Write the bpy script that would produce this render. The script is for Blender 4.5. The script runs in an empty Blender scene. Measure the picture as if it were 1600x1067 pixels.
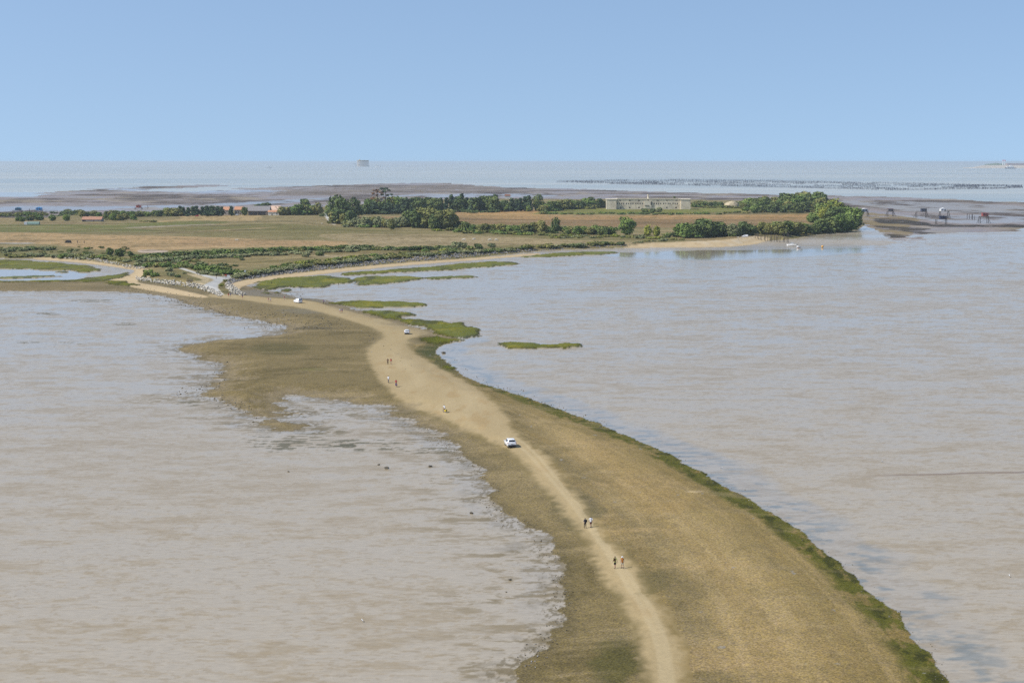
import bpy, math, random
import numpy as np
from mathutils import Vector, Matrix, Euler

random.seed(7)
RNG = np.random.default_rng(11)
R = math.radians
scene = bpy.context.scene
COL = scene.collection

# ------------------------------------------------------------------ camera
FPX, CX, CY, HOR, CAMZ = 2500.0, 800.0, 533.5, 252.8, 58.0
TH = math.atan((CY - HOR) / FPX)
CT, ST = math.cos(TH), math.sin(TH)
cam_d = bpy.data.cameras.new("camera")
cam_d.lens = 36.0 * FPX / 1600.0
cam_d.sensor_width = 36.0
cam_d.clip_start = 1.0
cam_d.clip_end = 500000.0
cam = bpy.data.objects.new("camera", cam_d)
cam.location = (0, 0, CAMZ)
cam.rotation_euler = (math.pi / 2 - TH, 0, 0)
COL.objects.link(cam)
scene.camera = cam


def unproj(px, py, z=0.0):
    """where the sight line through photo point (px, py) meets the level z (arrays allowed)"""
    px = np.asarray(px, float); py = np.asarray(py, float)
    u = (CY - py) / FPX
    dx = (px - CX) / FPX
    dy = CT + u * ST
    dz = -ST + u * CT
    t = (np.asarray(z, float) - CAMZ) / dz
    return dx * t, dy * t


def proj(x, y, z):
    zz = np.asarray(z, float) - CAMZ
    d = y * CT - zz * ST
    u = (y * ST + zz * CT) / d
    return CX + FPX * np.asarray(x) / d, CY - FPX * u


# ------------------------------------------------------------------ numpy noise
def _hash(ix, iy, s):
    h = (ix.astype(np.int64) * 374761393 + iy.astype(np.int64) * 668265263 + s * 144269504) & 0xFFFFFFFF
    h = ((h ^ (h >> 13)) * 1274126177) & 0xFFFFFFFF
    h = h ^ (h >> 16)
    return (h & 0xFFFF).astype(np.float64) / 65535.0


def vnoise(x, y, s=0):
    ix = np.floor(x); iy = np.floor(y)
    fx = x - ix; fy = y - iy
    fx = fx * fx * (3 - 2 * fx); fy = fy * fy * (3 - 2 * fy)
    a = _hash(ix, iy, s); b = _hash(ix + 1, iy, s)
    c = _hash(ix, iy + 1, s); d = _hash(ix + 1, iy + 1, s)
    return (a * (1 - fx) + b * fx) * (1 - fy) + (c * (1 - fx) + d * fx) * fy


def fbm(x, y, s=0, o=4, g=0.5):
    t = 0.0; a = 1.0; n = 0.0
    for k in range(o):
        t = t + a * vnoise(x * 2 ** k + 17.3 * k, y * 2 ** k - 9.1 * k, s + 31 * k)
        n += a; a *= g
    return t / n * 2 - 1          # about -1..1


def sst(a, b, x):
    t = np.clip((x - a) / (b - a), 0, 1)
    return t * t * (3 - 2 * t)


def smooth_poly(pts, closed=True, n=4):
    """Catmull-Rom through the points"""
    P = np.array(pts, float); out = []
    m = len(P)
    for i in range(m if closed else m - 1):
        p0 = P[(i - 1) % m] if closed or i > 0 else P[0]
        p1 = P[i]; p2 = P[(i + 1) % m]
        p3 = P[(i + 2) % m] if closed or i + 2 < m else P[m - 1]
        for k in range(n):
            t = k / n
            out.append(0.5 * ((2 * p1) + (-p0 + p2) * t + (2 * p0 - 5 * p1 + 4 * p2 - p3) * t * t
                              + (-p0 + 3 * p1 - 3 * p2 + p3) * t ** 3))
    if not closed:
        out.append(P[-1])
    return np.array(out)


def sd_poly(x, y, poly, margin, aspect=1.0):
    """signed distance (inside positive); -margin far outside.  aspect scales y."""
    shp = x.shape
    x = x.ravel(); y = y.ravel() * aspect
    P = np.array(poly, float).copy(); P[:, 1] *= aspect
    res = np.full(x.shape, -float(margin))
    m = ((x > P[:, 0].min() - margin) & (x < P[:, 0].max() + margin) &
         (y > P[:, 1].min() - margin) & (y < P[:, 1].max() + margin))
    idx = np.nonzero(m)[0]
    for st in range(0, len(idx), 200000):
        ii = idx[st:st + 200000]
        xx = x[ii]; yy = y[ii]
        d2 = np.full(xx.shape, 1e30); ins = np.zeros(xx.shape, bool)
        for k in range(len(P)):
            ax, ay = P[k - 1]; bx, by = P[k]
            ex, ey = bx - ax, by - ay
            l2 = ex * ex + ey * ey + 1e-12
            t = np.clip(((xx - ax) * ex + (yy - ay) * ey) / l2, 0, 1)
            q = (xx - ax - t * ex) ** 2 + (yy - ay - t * ey) ** 2
            np.minimum(d2, q, out=d2)
            c = (ay > yy) != (by > yy)
            if ey != 0:
                ins ^= c & (xx < ax + (yy - ay) / ey * ex)
        d = np.sqrt(d2)
        res[ii] = np.where(ins, d, -d)
    return np.maximum(res, -margin).reshape(shp)


def d_line(x, y, line, far):
    shp = x.shape
    x = x.ravel(); y = y.ravel()
    P = np.array(line, float)
    res = np.full(x.shape, float(far))
    m = ((x > P[:, 0].min() - far) & (x < P[:, 0].max() + far) &
         (y > P[:, 1].min() - far) & (y < P[:, 1].max() + far))
    idx = np.nonzero(m)[0]
    xx = x[idx]; yy = y[idx]
    d2 = np.full(xx.shape, float(far) ** 2)
    for k in range(1, len(P)):
        ax, ay = P[k - 1]; ex, ey = P[k] - P[k - 1]
        t = np.clip(((xx - ax) * ex + (yy - ay) * ey) / (ex * ex + ey * ey + 1e-12), 0, 1)
        np.minimum(d2, (xx - ax - t * ex) ** 2 + (yy - ay - t * ey) ** 2, out=d2)
    res[idx] = np.sqrt(d2)
    return res.reshape(shp)


def world_poly(pts, z=0.0, closed=True, n=4):
    q = smooth_poly(pts, closed, n)
    X, Y = unproj(q[:, 0], q[:, 1], z)
    return np.stack([X, Y], 1)


KALB = 0.64


def lin(c):
    c = np.array(c, float) / 255.0
    return np.where(c <= 0.04045, c / 12.92, ((c + 0.055) / 1.055) ** 2.4)


def alb(*c):
    return lin(c) * KALB


# ------------------------------------------------------------------ outlines, in photo points
SPIT = [(1495, 1080), (1400, 962), (1330, 897), (1270, 847), (1200, 797), (1140, 763), (1090, 736), (1040, 706), (1000, 689),
        (950, 669), (900, 649), (850, 631), (800, 613), (760, 601), (730, 589), (705, 573), (691, 561), (683, 549), (692, 540),
        (716, 531), (700, 524), (668, 515), (640, 506), (600, 496), (570, 487), (535, 476), (505, 468), (470, 465), (440, 459),
        (410, 452), (380, 446), (352, 446), (330, 452), (260, 440), (200, 441), (100, 439), (0, 441), (-420, 441),
        (-420, 456), (0, 455), (100, 455), (190, 456), (250, 463), (300, 477), (330, 486), (365, 494), (410, 503), (440, 510),
        (447, 514), (430, 521), (395, 527), (340, 532), (295, 540), (284, 545), (310, 555), (328, 566), (342, 580), (346, 594),
        (333, 606), (324, 618), (340, 629), (381, 641), (405, 656), (440, 669), (462, 668), (444, 650), (425, 632), (452, 619),
        (505, 622), (565, 631), (622, 639), (606, 652), (640, 661), (664, 676), (694, 691), (722, 706), (746, 726), (757, 742),
        (766, 757), (762, 776), (772, 791), (795, 806), (825, 822), (848, 842), (862, 862), (869, 882), (872, 902), (881, 925),
        (885, 946), (874, 971), (853, 1002), (826, 1032), (800, 1080), (780, 1130), (740, 1250), (700, 1500), (2100, 1500), (1600, 1200)]
SPIT_R = [(1600, 1200), (1495, 1080), (1400, 962), (1330, 897), (1270, 847), (1200, 797), (1140, 763), (1090, 736), (1040, 706), (1000, 689),
          (950, 669), (900, 649), (850, 631), (800, 613), (760, 601), (730, 589), (705, 573), (691, 561), (683, 549), (692, 540), (716, 531)]
ROAD_L = [(1040, 1500), (1022, 1120), (1019, 1067), (1016, 1035), (1007, 1000), (985, 955), (960, 910), (938, 868), (910, 828), (878, 790), (848, 755),
          (818, 722), (788, 696), (755, 681), (720, 664), (690, 651), (650, 635), (618, 617), (602, 602), (588, 582), (576, 562),
          (580, 546), (598, 532), (602, 520), (562, 506), (520, 493), (480, 483), (430, 476), (380, 469), (335, 465)]
ROAD_R = [(335, 460), (380, 463), (430, 467), (480, 471), (520, 479), (560, 489), (600, 498), (640, 506), (662, 514), (664, 521), (640, 529),
          (630, 539), (642, 549), (664, 562), (694, 575), (722, 591), (752, 614), (775, 638), (792, 660), (802, 678), (818, 691),
          (840, 706), (862, 730), (884, 760), (908, 790), (936, 825), (960, 858), (982, 890), (1004, 920), (1028, 952), (1046, 990),
          (1058, 1030), (1064, 1067), (1070, 1120), (1100, 1500)]
ROAD = ROAD_L + ROAD_R
LAND = [(-420, 404), (0, 404), (60, 405), (110, 408), (150, 412), (190, 418), (215, 422), (206, 430), (200, 438), (218, 443), (262, 449),
        (302, 454), (330, 461), (349, 465), (371, 456), (356, 449), (364, 441), (390, 437), (425, 433), (470, 427), (520, 421), (560, 417),
        (620, 412), (680, 408), (740, 403), (800, 397), (850, 392), (900, 390), (960, 388), (1010, 387), (1060, 386), (1120, 385), (1165, 382),
        (1195, 377), (1235, 374), (1265, 369), (1305, 365), (1335, 360), (1349, 352), (1346, 344), (1338, 335), (1322, 327), (1290, 321),
        (1200, 316), (1000, 313), (860, 313), (700, 313), (600, 318), (560, 321), (500, 325), (440, 328), (330, 332), (240, 335), (150, 338),
        (80, 340), (40, 343), (-420, 342)]
MARSH = [
    [(-400, 405), (0, 406), (60, 409), (110, 412), (150, 417), (160, 421), (146, 425), (125, 426), (105, 423), (60, 422), (0, 420.5), (-400, 421)],
    [(-120, 434), (17, 432.5), (50, 430.5), (93, 431), (70, 433.5), (30, 435), (-120, 436)],
    [(88, 424.4), (106, 424), (100, 426), (90, 426)],
    [(40, 442), (110, 438), (150, 433), (190, 427), (204, 424.5), (199, 432), (174, 438), (192, 443), (214, 449), (184, 450.5), (158, 446), (120, 444), (-300, 447), (-300, 441)],
    [(400, 441), (420, 437), (450, 433.5), (490, 431.5), (522, 432), (551, 437), (546, 442), (522, 444), (505, 449), (470, 449.5), (450, 448.5), (430, 453), (408, 454), (398, 448)],
    [(438, 453.5), (450, 451.5), (456, 453.5), (446, 455)],
    [(425, 457.5), (434, 456), (440, 457.5), (432, 459)],
    [(408, 460.5), (420, 459), (427, 460.5), (416, 462)],
    [(530, 427), (570, 424), (640, 419), (700, 414), (760, 409), (812, 411.5), (790, 415.5), (740, 418.5), (700, 422), (640, 425), (590, 428), (540, 430.5)],
    [(560, 433), (620, 431.5), (656, 433), (661, 436), (630, 440.5), (590, 444.5), (562, 445.5), (553, 441)],
    [(662, 434.5), (690, 431.5), (748, 431.5), (735, 434), (680, 437)],
    [(815, 402), (850, 397), (900, 394), (962, 394), (950, 397.5), (900, 399.5), (850, 402)],
    [(510, 475), (540, 471), (600, 470.5), (668, 474), (660, 478.5), (612, 481), (562, 481.5), (545, 478.5)],
    [(566, 487), (600, 485.5), (648, 489), (651, 492), (628, 496), (660, 500), (702, 502), (748, 512), (751, 518), (744, 525), (714, 528.5), (690, 525.5), (670, 517.5), (655, 511.5), (625, 503), (594, 496.5)],
    [(650, 532), (690, 528.5), (724, 531), (712, 535), (680, 538), (655, 535)],
    [(775, 538.5), (800, 534.5), (850, 537), (888, 535.5), (916, 539), (900, 543), (850, 544.5), (800, 544)],
    [(693, 571), (706, 573), (710, 576), (698, 575)],
]
REEF = [(-420, 310), (0, 308), (45, 306.5), (60, 303), (120, 298), (200, 293), (280, 290), (342, 289.5), (330, 292), (262, 294.5), (215, 297.5), (310, 299.5), (400, 294), (470, 291.5),
        (540, 288.5), (640, 286.5), (700, 286.5), (740, 290), (800, 293), (900, 295), (1000, 299), (1100, 301.5), (1200, 304), (1300, 306),
        (1400, 308), (1500, 312), (1600, 316), (2000, 324), (2000, 356), (1600, 356), (1400, 372), (1330, 372), (1250, 320), (900, 325), (600, 330), (300, 340), (-420, 346)]

# ------------------------------------------------------------------ ground grid
xs = np.concatenate([np.arange(-1620, -420, 40.0), np.arange(-420, -10, 8.0), np.arange(-10, 1610, 2.0), np.arange(1610, 2030, 8.0), np.arange(2030, 3300, 40.0)])
ys = np.concatenate([np.arange(276, 480, 0.7), np.arange(480, 1090, 1.25), np.arange(1090, 1700, 14.0)])
GX, GY = np.meshgrid(xs, ys)
X, Y = unproj(GX, GY, 0.0)
NY, NX = X.shape
nz_l = fbm(X / 30, Y / 30, 1)
nz_m = fbm(X / 8, Y / 8, 2)
nz_s = fbm(X / 2.2, Y / 2.2, 3, 3)
nz_h = fbm(X / 120, Y / 60, 5)

SP = world_poly(SPIT, 0.0)
d_right = d_line(X, Y, world_poly(SPIT_R, 0.0, False), 90)
left_w = sst(18, 40, d_right) * sst(1000, 560, Y)
ragged = fbm(X / 15, Y / 9, 131, 5, .62)
sd_spit = sd_poly(X, Y, SP, 200) + nz_m * 1.3 + nz_s * 0.6 + left_w * (ragged * (2.5 + 6.0 * sst(250, 360, Y) * sst(640, 430, Y)) - 0.5)
far_sc = np.clip(Y / 700, 0.4, 3.0)
sd_land = sd_poly(X, Y, world_poly(LAND, 0.0), 400) + nz_m * 1.6 + nz_s * 0.5
rd = world_poly(ROAD, 1.0, n=3)
sd_road = sd_poly(X, Y, rd, 60) + nz_m * 0.9
sd_marsh = np.full(X.shape, -60.0)
for k, m in enumerate(MARSH):
    sd_marsh = np.maximum(sd_marsh, sd_poly(X, Y, world_poly(m, 0.15), 60))
sd_marsh += fbm(X / 6, Y / 14, 44, 5, .6) * 5.0 + nz_s * 1.0 - 0.4

H = nz_l * 0.02
z_spit = 0.05 + 1.15 * sst(0, 14, sd_spit) + 0.10 * nz_m * sst(2, 12, sd_spit) + 0.03 * nz_s
H = np.where(sd_spit > 0, np.maximum(H, z_spit), H)
z_land = 0.05 + 2.2 * sst(-1, 16, sd_land) + 0.35 * nz_l * sst(10, 60, sd_land) + 0.12 * nz_m * sst(6, 20, sd_land)
is_land = sd_land > 0
H = np.where(is_land, np.maximum(H, z_land), H)
is_spit = (sd_spit > 0) & ~is_land
is_road = is_spit & (sd_road > -1.5)
is_marsh = (sd_marsh > 0) & ~is_land & (sd_road < -1.0)
z_marsh = 0.42 * sst(0, 1.4, sd_marsh) + 0.16 * (fbm(X / 3, Y / 3, 61, 3)) + 0.10 * (RNG.random(X.shape) - 0.5)
H = np.where(is_marsh, np.maximum(H, 0.05) + np.maximum(z_marsh, 0.03), H)
# fort bank and the wooded knoll
PXs, PYs = proj(X, Y, H)


def pz(pts, warp=2.0, ay=4.0, n=3):
    """zone weight inside an outline given in photo points (soft, broken edge)"""
    q = smooth_poly(pts, True, n)
    s = sd_poly(GX + nz_m * warp * 2, PYs + nz_l * warp * 0.35 + nz_m * warp * 0.2, q, 40, ay)
    return s


TINT = np.zeros(X.shape + (3,))
WET = np.zeros(X.shape)


def mixin(w, c, mask=None):
    global TINT
    w = np.clip(w, 0, 1)
    if mask is not None:
        w = w * mask
    TINT = TINT * (1 - w[..., None]) + np.asarray(c) * w[..., None]


# --- mud: wet silt with a film of water in long shallow pools
mud_a, mud_b = alb(186, 171, 145), alb(196, 183, 160)
TINT[:] = mud_b
st1 = fbm(X / 9.0, Y / 4.0, 71, 6, .62)
st2 = fbm(X / 2.6, Y / 1.2, 72, 5, .62)
st3 = fbm(X / 42, Y / 26, 73, 4)
streak = st1 * 0.7 + st2 * 0.45
mixin(0.85 * sst(-0.10, 0.35, streak + 0.25 * st3), mud_a)
mixin(0.42 * sst(0.12, 0.42, streak), alb(178, 159, 124))
mixin(0.5 * sst(0.12, 0.3, fbm(X / 1.4, Y / 0.7, 74, 4, .65) + 0.25 * st1), alb(174, 154, 118))
pool = 0.38 + 0.34 * sst(0.12, -0.28, streak + 0.3 * st3)
WET[:] = pool * (0.55 + 0.45 * sst(220, 520, Y + nz_h * 60))
WET = np.maximum(WET, 0.9 * sst(900, 1500, Y + nz_h * 200))
lag = pz([(380, 452), (440, 436), (560, 425), (800, 400), (1000, 390), (1340, 372), (1600, 362), (1900, 362), (1900, 420), (1500, 440), (1000, 470), (760, 490), (640, 480), (500, 462)], 6, 2)
WET = np.maximum(WET, (0.45 + 0.28 * np.clip((lag + 12) / 40, 0, 1)) * (lag > -12) - 0.35 * sst(0.0, 0.3, streak + 0.4 * st3))
refl = pz([(940, 394), (1340, 386), (1345, 396), (1270, 403), (1110, 409), (960, 403)], 5, 2)
WET = np.maximum(WET, 0.98 * sst(-3, 6, refl))
lag2 = pz([(-400, 420), (0, 420), (120, 424), (130, 432), (60, 439), (-400, 440)], 2, 3)
WET = np.where(lag2 > 0, 1.0, WET)
# thin water along the right edge of the spit, with teal film
edge_r = (d_right < 14) & ~is_spit
mixin(0.55 * sst(12, 3, d_right + nz_m * 4) * sst(0.0, 0.5, fbm(X / 3, Y / 2.2, 81)), alb(100, 122, 128), edge_r)
WET = np.where(edge_r, np.maximum(WET, sst(14, 5, d_right + nz_m * 5)), WET)
dark_line = np.abs(PYs - (741 - (GX - 1450) * 0.026 + nz_m * 1.5))
mixin(0.8 * sst(2.0, 0.3, dark_line) * sst(1330, 1440, GX), alb(140, 112, 80))
# stony film along the left edge of the spit
edge_l = sst(-9, -0.5, sd_spit + nz_m * 3) * (~is_spit) * (d_right > 16) * (Y < 900)
mixin(0.55 * edge_l * sst(-0.1, 0.4, nz_s + 0.3 * nz_m), alb(136, 122, 92))
WET = np.where(edge_l > 0.1, np.maximum(WET, 0.62 * sst(0.25, -0.2, nz_m)), WET)
for (ex, ey, ew, eh) in [(570, 692, 60, 7), (676, 704, 50, 6), (730, 722, 40, 6), (500, 674, 50, 8), (560, 700, 90, 6), (440, 690, 60, 14), (800, 770, 20, 8), (500, 645, 70, 10), (470, 577, 26, 3.0), (150, 470, 40, 2), (195, 506, 18, 2),
                         (75, 490, 25, 1.5), (40, 535, 22, 2), (120, 536, 26, 2), (295, 630, 18, 4)]:
    q = ((GX - ex) / ew) ** 2 + ((PYs - ey) / eh) ** 2
    kk = sst(1.3, 0.4, q + ragged * 1.2) * sst(-0.02, 0.22, st2 + 0.4 * st1)
    mixin(0.8 * kk, alb(104, 98, 66), ~is_spit); WET = WET * (1 - 0.85 * kk)
mixin(0.6 * np.clip(sst(1.2, 0.3, ((GX - 1250) / 150) ** 2 + ((PYs - 388) / 8) ** 2 + nz_m * 0.5), 0, 1) * 0.7, alb(150, 140, 118))
WET = np.where(((GX - 1265) / 130) ** 2 + ((PYs - 380) / 6) ** 2 + nz_m * 0.6 < 1, WET * 0.45, WET)

# --- gravel spit
cxl = np.interp(GY, [r[1] for r in ROAD_L[::-1]], [r[0] for r in ROAD_L[::-1]])
cxr_pts = sorted([(r[1], r[0]) for r in ROAD_R])
cxr = np.interp(GY, [p[0] for p in cxr_pts], [p[1] for p in cxr_pts])
right_side = (GX > (cxl + cxr) / 2) & (GY > 535)
S = is_spit.astype(float)
g1 = fbm(X / 14, Y / 14, 91, 4); g2 = fbm(X / 1.1, Y / 1.6, 92, 3); g3 = fbm(X / 40, Y / 70, 93, 3)
mixin(S, alb(138, 122, 80))
mixin(S * sst(-0.1, 0.5, g1 + 0.3 * g2), alb(114, 101, 62))
mixin(S * 0.7 * sst(0.1, 0.6, g3 + 0.5 * g1), alb(150, 133, 92))
mixin(S * 0.45 * sst(470, 800, Y) , alb(142, 129, 98))
Rm = S * right_side
mixin(Rm * sst(2, 12, -sd_road + g1 * 5), alb(182, 159, 108))
mixin(Rm * 0.75 * sst(-0.1, 0.5, g1 * 0.8 + g3) * sst(4, 14, -sd_road), alb(172, 146, 92))
mixin(Rm * 0.5 * sst(0.05, 0.5, fbm(X / 25, Y / 8, 95) + 0.3 * g2), alb(196, 168, 116))
wr = np.clip((Y - 180) / 500, 0, 1)
mixin(Rm * 0.7 * sst(20 - 8 * wr, 8 - 4 * wr, d_right + g1 * 6), alb(146, 127, 72))
band = fbm(d_right / 1.6, Y / 90, 143, 4, .6)
mixin(Rm * 0.45 * sst(0.0, 0.4, band), alb(160, 136, 84))
mixin(Rm * 0.40 * sst(0.05, 0.4, -band), alb(190, 164, 112))
weed = 0.6 * fbm(X / 3.2, Y / 8, 96, 5, .65) + 0.6 * fbm(X / 1.0, Y / 2.6, 196, 4, .65)
mixin(Rm * 0.9 * sst(-0.12, 0.16, weed + 0.34 * sst(6.5, 2, d_right) - 0.02) * sst(6.2, 3.2, d_right + g1 * 2.4), alb(92, 95, 20))
mixin(Rm * 0.7 * sst(0.08, 0.3, -weed) * sst(6, 2.0, d_right + g1 * 3), alb(132, 114, 62))
mixin(Rm * 0.85 * sst(0.05, 0.35, nz_s * .7 + weed) * sst(6.5, 1.0, d_right), alb(62, 64, 22))
for (ex, ey, ew, eh, cc) in [(675, 548, 34, 12, (86, 88, 48)), (960, 1035, 45, 40, (92, 88, 44)), (650, 532, 26, 7, (110, 100, 66)), (440, 545, 50, 9, (106, 98, 58)), (487, 577, 26, 2.5, (100, 100, 40)),
                             (900, 795, 40, 30, (118, 108, 74)), (1000, 905, 60, 24, (122, 110, 70)), (740, 590, 80, 12, (132, 116, 72)), (700, 570, 40, 12, (104, 98, 58)), (620, 655, 60, 14, (120, 108, 72)), (500, 485, 60, 6, (132, 124, 100)),
                             (400, 512, 70, 1.6, (96, 88, 70)), (460, 513, 60, 2.2, (98, 90, 66)), (1085, 768, 18, 2, (214, 190, 140))]:
    q = ((GX - ex) / ew) ** 2 + ((PYs - ey) / eh) ** 2
    mixin(S * 0.8 * sst(1.3, 0.3, q + nz_m * 0.7 + g2 * 0.5), alb(*cc))
mixin(S * sst(-1.7, 0.7, sd_road + g2 * 0.9 + g1 * 0.9), alb(191, 169, 125))
mixin(S * 0.6 * sst(-0.5, 0.7, fbm(X / 6, Y / 30, 97)) * sst(0.5, 2.5, sd_road), alb(210, 190, 148))
mixin(S * 0.5 * sst(0.1, 0.5, fbm(X / 3, Y / 9, 98)) * sst(0.2, 2.0, sd_road), alb(182, 152, 102))
mixin(S * 0.5 * sst(-4, 1, sd_road + g1 * 4) * sst(430, 520, Y), alb(184, 164, 120))
for lx in (0.34, 0.62):      # worn wheel lines
    cxm = cxl + (cxr - cxl) * lx
    mixin(S * 0.28 * sst(6, 1.5, np.abs(GX - cxm) / np.clip((GY - 400) / 400, 0.2, 2)) * (sd_road > 0) * (GY > 690), alb(222, 204, 164))
fade = S * (~right_side) * sst(270, 380, Y) * sst(9, 0.3, sd_spit + nz_s * 2.5 + ragged * 5 + 4 * g2)
mixin(0.75 * fade, alb(158, 142, 110))
out_l = (~is_spit) * sst(20, 34, d_right) * sst(-9, -0.2, sd_spit + ragged * 2)
speck = out_l * sst(0.10, 0.3, fbm(X / 0.55, Y / 1.1, 151, 3, .65) * .8 + (out_l - 0.75) * .55) * (GY > 470)
mixin(0.75 * speck, alb(122, 108, 74)); WET = WET * (1 - 0.7 * speck)
tongue = (~is_spit) * left_w * sst(-20, -1, sd_spit + ragged * 8) * sst(0.02, 0.2, st2 * .6 + st1 * .6)
mixin(0.75 * tongue, alb(140, 124, 88)); WET = WET * (1 - 0.7 * tongue)
mixin(S * 0.45 * sst(3, 0, sd_spit + nz_s * 1.5) * (~right_side), alb(104, 94, 64))
mixin(S * 0.2 * sst(0.05, 0.4, fbm(X / 2.5, Y / 4.5, 141, 4, .6)) * (sd_road < -1), alb(100, 92, 60))
mixin(S * 0.35 * sst(0.1, 0.45, fbm(X / 20, Y / 5, 142, 5, .6)) * (sd_road < -1), alb(176, 156, 112))
# grey stony mud between the track and the lagoon
q = pz([(352, 458), (400, 452), (460, 463), (540, 474), (600, 490), (560, 484), (480, 469), (420, 464), (370, 461)], 2, 3)
mixin(S * 0.8 * sst(-1, 4, q) * (sd_road < -0.5), alb(140, 132, 114))
WET = np.where(is_spit, 0.0, WET)
puddle = S * (fbm(X / 2.2, Y / 3.0, 99, 3) > 0.73) * (sd_road < -2) * right_side
mixin(puddle * 0.6, alb(170, 164, 148))
WET = np.where(puddle > 0, 0.6, WET)

# --- marsh grass
Mm = is_marsh.astype(float)
mixin(Mm, alb(118, 120, 18))
mixin(Mm * sst(-0.2, 0.5, fbm(X / 9, Y / 14, 101)), alb(106, 110, 18))
mixin(Mm * 0.8 * sst(0.05, 0.5, fbm(X / 6, Y / 9, 102)), alb(146, 138, 26))
mixin(Mm * 0.75 * sst(2.6, 0.3, sd_marsh), alb(70, 64, 28))
mixin(Mm * 0.7 * sst(0.1, 0.45, fbm(X / 5, Y / 20, 103, 4)), alb(76, 76, 26))
mixin(Mm * 0.6 * (GX < 230) * sst(-0.1, 0.5, nz_m), alb(120, 112, 60))

# --- island ground
L = is_land.astype(float)
l1 = fbm(X / 22, Y / 40, 111, 4); l2 = fbm(X / 3.5, Y / 7, 112, 4); l3 = fbm(X / 90, Y / 160, 113, 3)
mixin(L, alb(150, 137, 92))
mixin(L * 0.7 * sst(-0.1, 0.5, l1), alb(128, 122, 72))
ZONES = [
    ([(-400, 333), (0, 338), (150, 345), (420, 335), (600, 352), (560, 360), (300, 352), (0, 352), (-400, 352)], (164, 146, 102), .8),
    ([(280, 335), (330, 334), (400, 336), (408, 341), (390, 346), (300, 347), (200, 349), (280, 343)], (196, 168, 118), .9),
    ([(-400, 349), (0, 351), (100, 351), (200, 349), (300, 345), (360, 347), (300, 352), (210, 357), (270, 362), (130, 364), (0, 362), (-400, 362)], (120, 124, 62), .95),
    ([(240, 356), (300, 354), (430, 350), (560, 360), (700, 364), (860, 366), (860, 373), (560, 372), (400, 368), (280, 367)], (142, 132, 82), .9),
    ([(250, 357), (300, 354), (420, 349), (560, 356), (620, 361), (500, 360), (380, 362), (330, 360)], (126, 122, 66), .7),
    ([(-400, 363), (0, 363.5), (100, 365.5), (200, 368), (300, 370), (420, 374), (560, 378), (545, 384), (400, 386), (300, 389), (240, 394), (170, 391), (100, 385), (40, 381), (-400, 378)], (196, 164, 116), 1),
    ([(300, 374), (400, 376), (520, 380), (400, 384), (280, 384)], (186, 152, 108), .7),
    ([(500, 366), (700, 366), (900, 376), (1060, 381), (960, 385), (800, 383), (700, 386), (560, 386), (540, 378)], (176, 157, 116), .9),
    ([(560, 372), (760, 374), (760, 379), (620, 381)], (184, 164, 126), .6),
    ([(700, 331), (830, 327), (850, 335), (1000, 336.5), (1250, 334.5), (1300, 333), (1272, 345), (1232, 354), (1150, 353), (1060, 356), (960, 354), (830, 352), (705, 347)], (182, 146, 96), 1),
    ([(720, 340), (850, 344), (1000, 343), (1240, 343), (1262, 347), (1232, 354), (1150, 353), (1060, 356), (960, 354), (830, 352), (705, 347)], (150, 121, 84), .85),
    ([(740, 332), (830, 329), (850, 335), (840, 338), (740, 337)], (200, 158, 98), .8),
    ([(1000, 338), (1250, 335.5), (1270, 338), (1200, 341), (1000, 341)], (198, 156, 100), .7),
    ([(555, 340), (640, 338), (650, 345), (600, 348), (560, 346)], (172, 140, 96), .9),
    ([(240, 404), (420, 395), (560, 392), (700, 392), (620, 398), (480, 404), (400, 414), (360, 420), (320, 412)], (152, 136, 88), .95),
    ([(380, 402), (540, 397), (640, 394), (560, 402), (440, 406)], (176, 158, 112), .6),
    ([(-400, 390), (0, 390), (200, 398), (250, 412), (150, 405), (0, 402), (-400, 402)], (126, 124, 76), .8),
    ([(850, 331), (905, 323), (947, 326), (1080, 326), (1160, 322), (1172, 330), (1080, 333), (850, 335)], (136, 140, 62), 1),
    ([(215, 392), (232, 390), (262, 391.5), (258, 395), (225, 395)], (206, 186, 164), 1),
    ([(-400, 378), (0, 379), (50, 379.4), (48, 381), (0, 381), (-400, 381)], (168, 170, 172), 1),
    ([(200, 355.6), (260, 352.8), (330, 350), (330, 351), (262, 354.2), (205, 356.6)], (186, 172, 150), 1),
    ([(230, 366), (300, 362), (420, 355), (420, 356.3), (300, 363.4)], (190, 166, 122), .9),
    ([(490, 399.5), (508, 399), (560, 401.5), (510, 402.2)], (196, 178, 142), 1),
    ([(225, 432), (232, 425), (262, 432), (300, 437), (318, 446), (262, 444)], (170, 152, 100), 1),
    ([(290, 428), (312, 429), (336, 436), (320, 446), (300, 441), (318, 437)], (214, 194, 152), 1),
    ([(1052, 372), (1120, 368), (1180, 366), (1178, 372), (1100, 376)], (160, 138, 96), .9),
]
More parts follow.
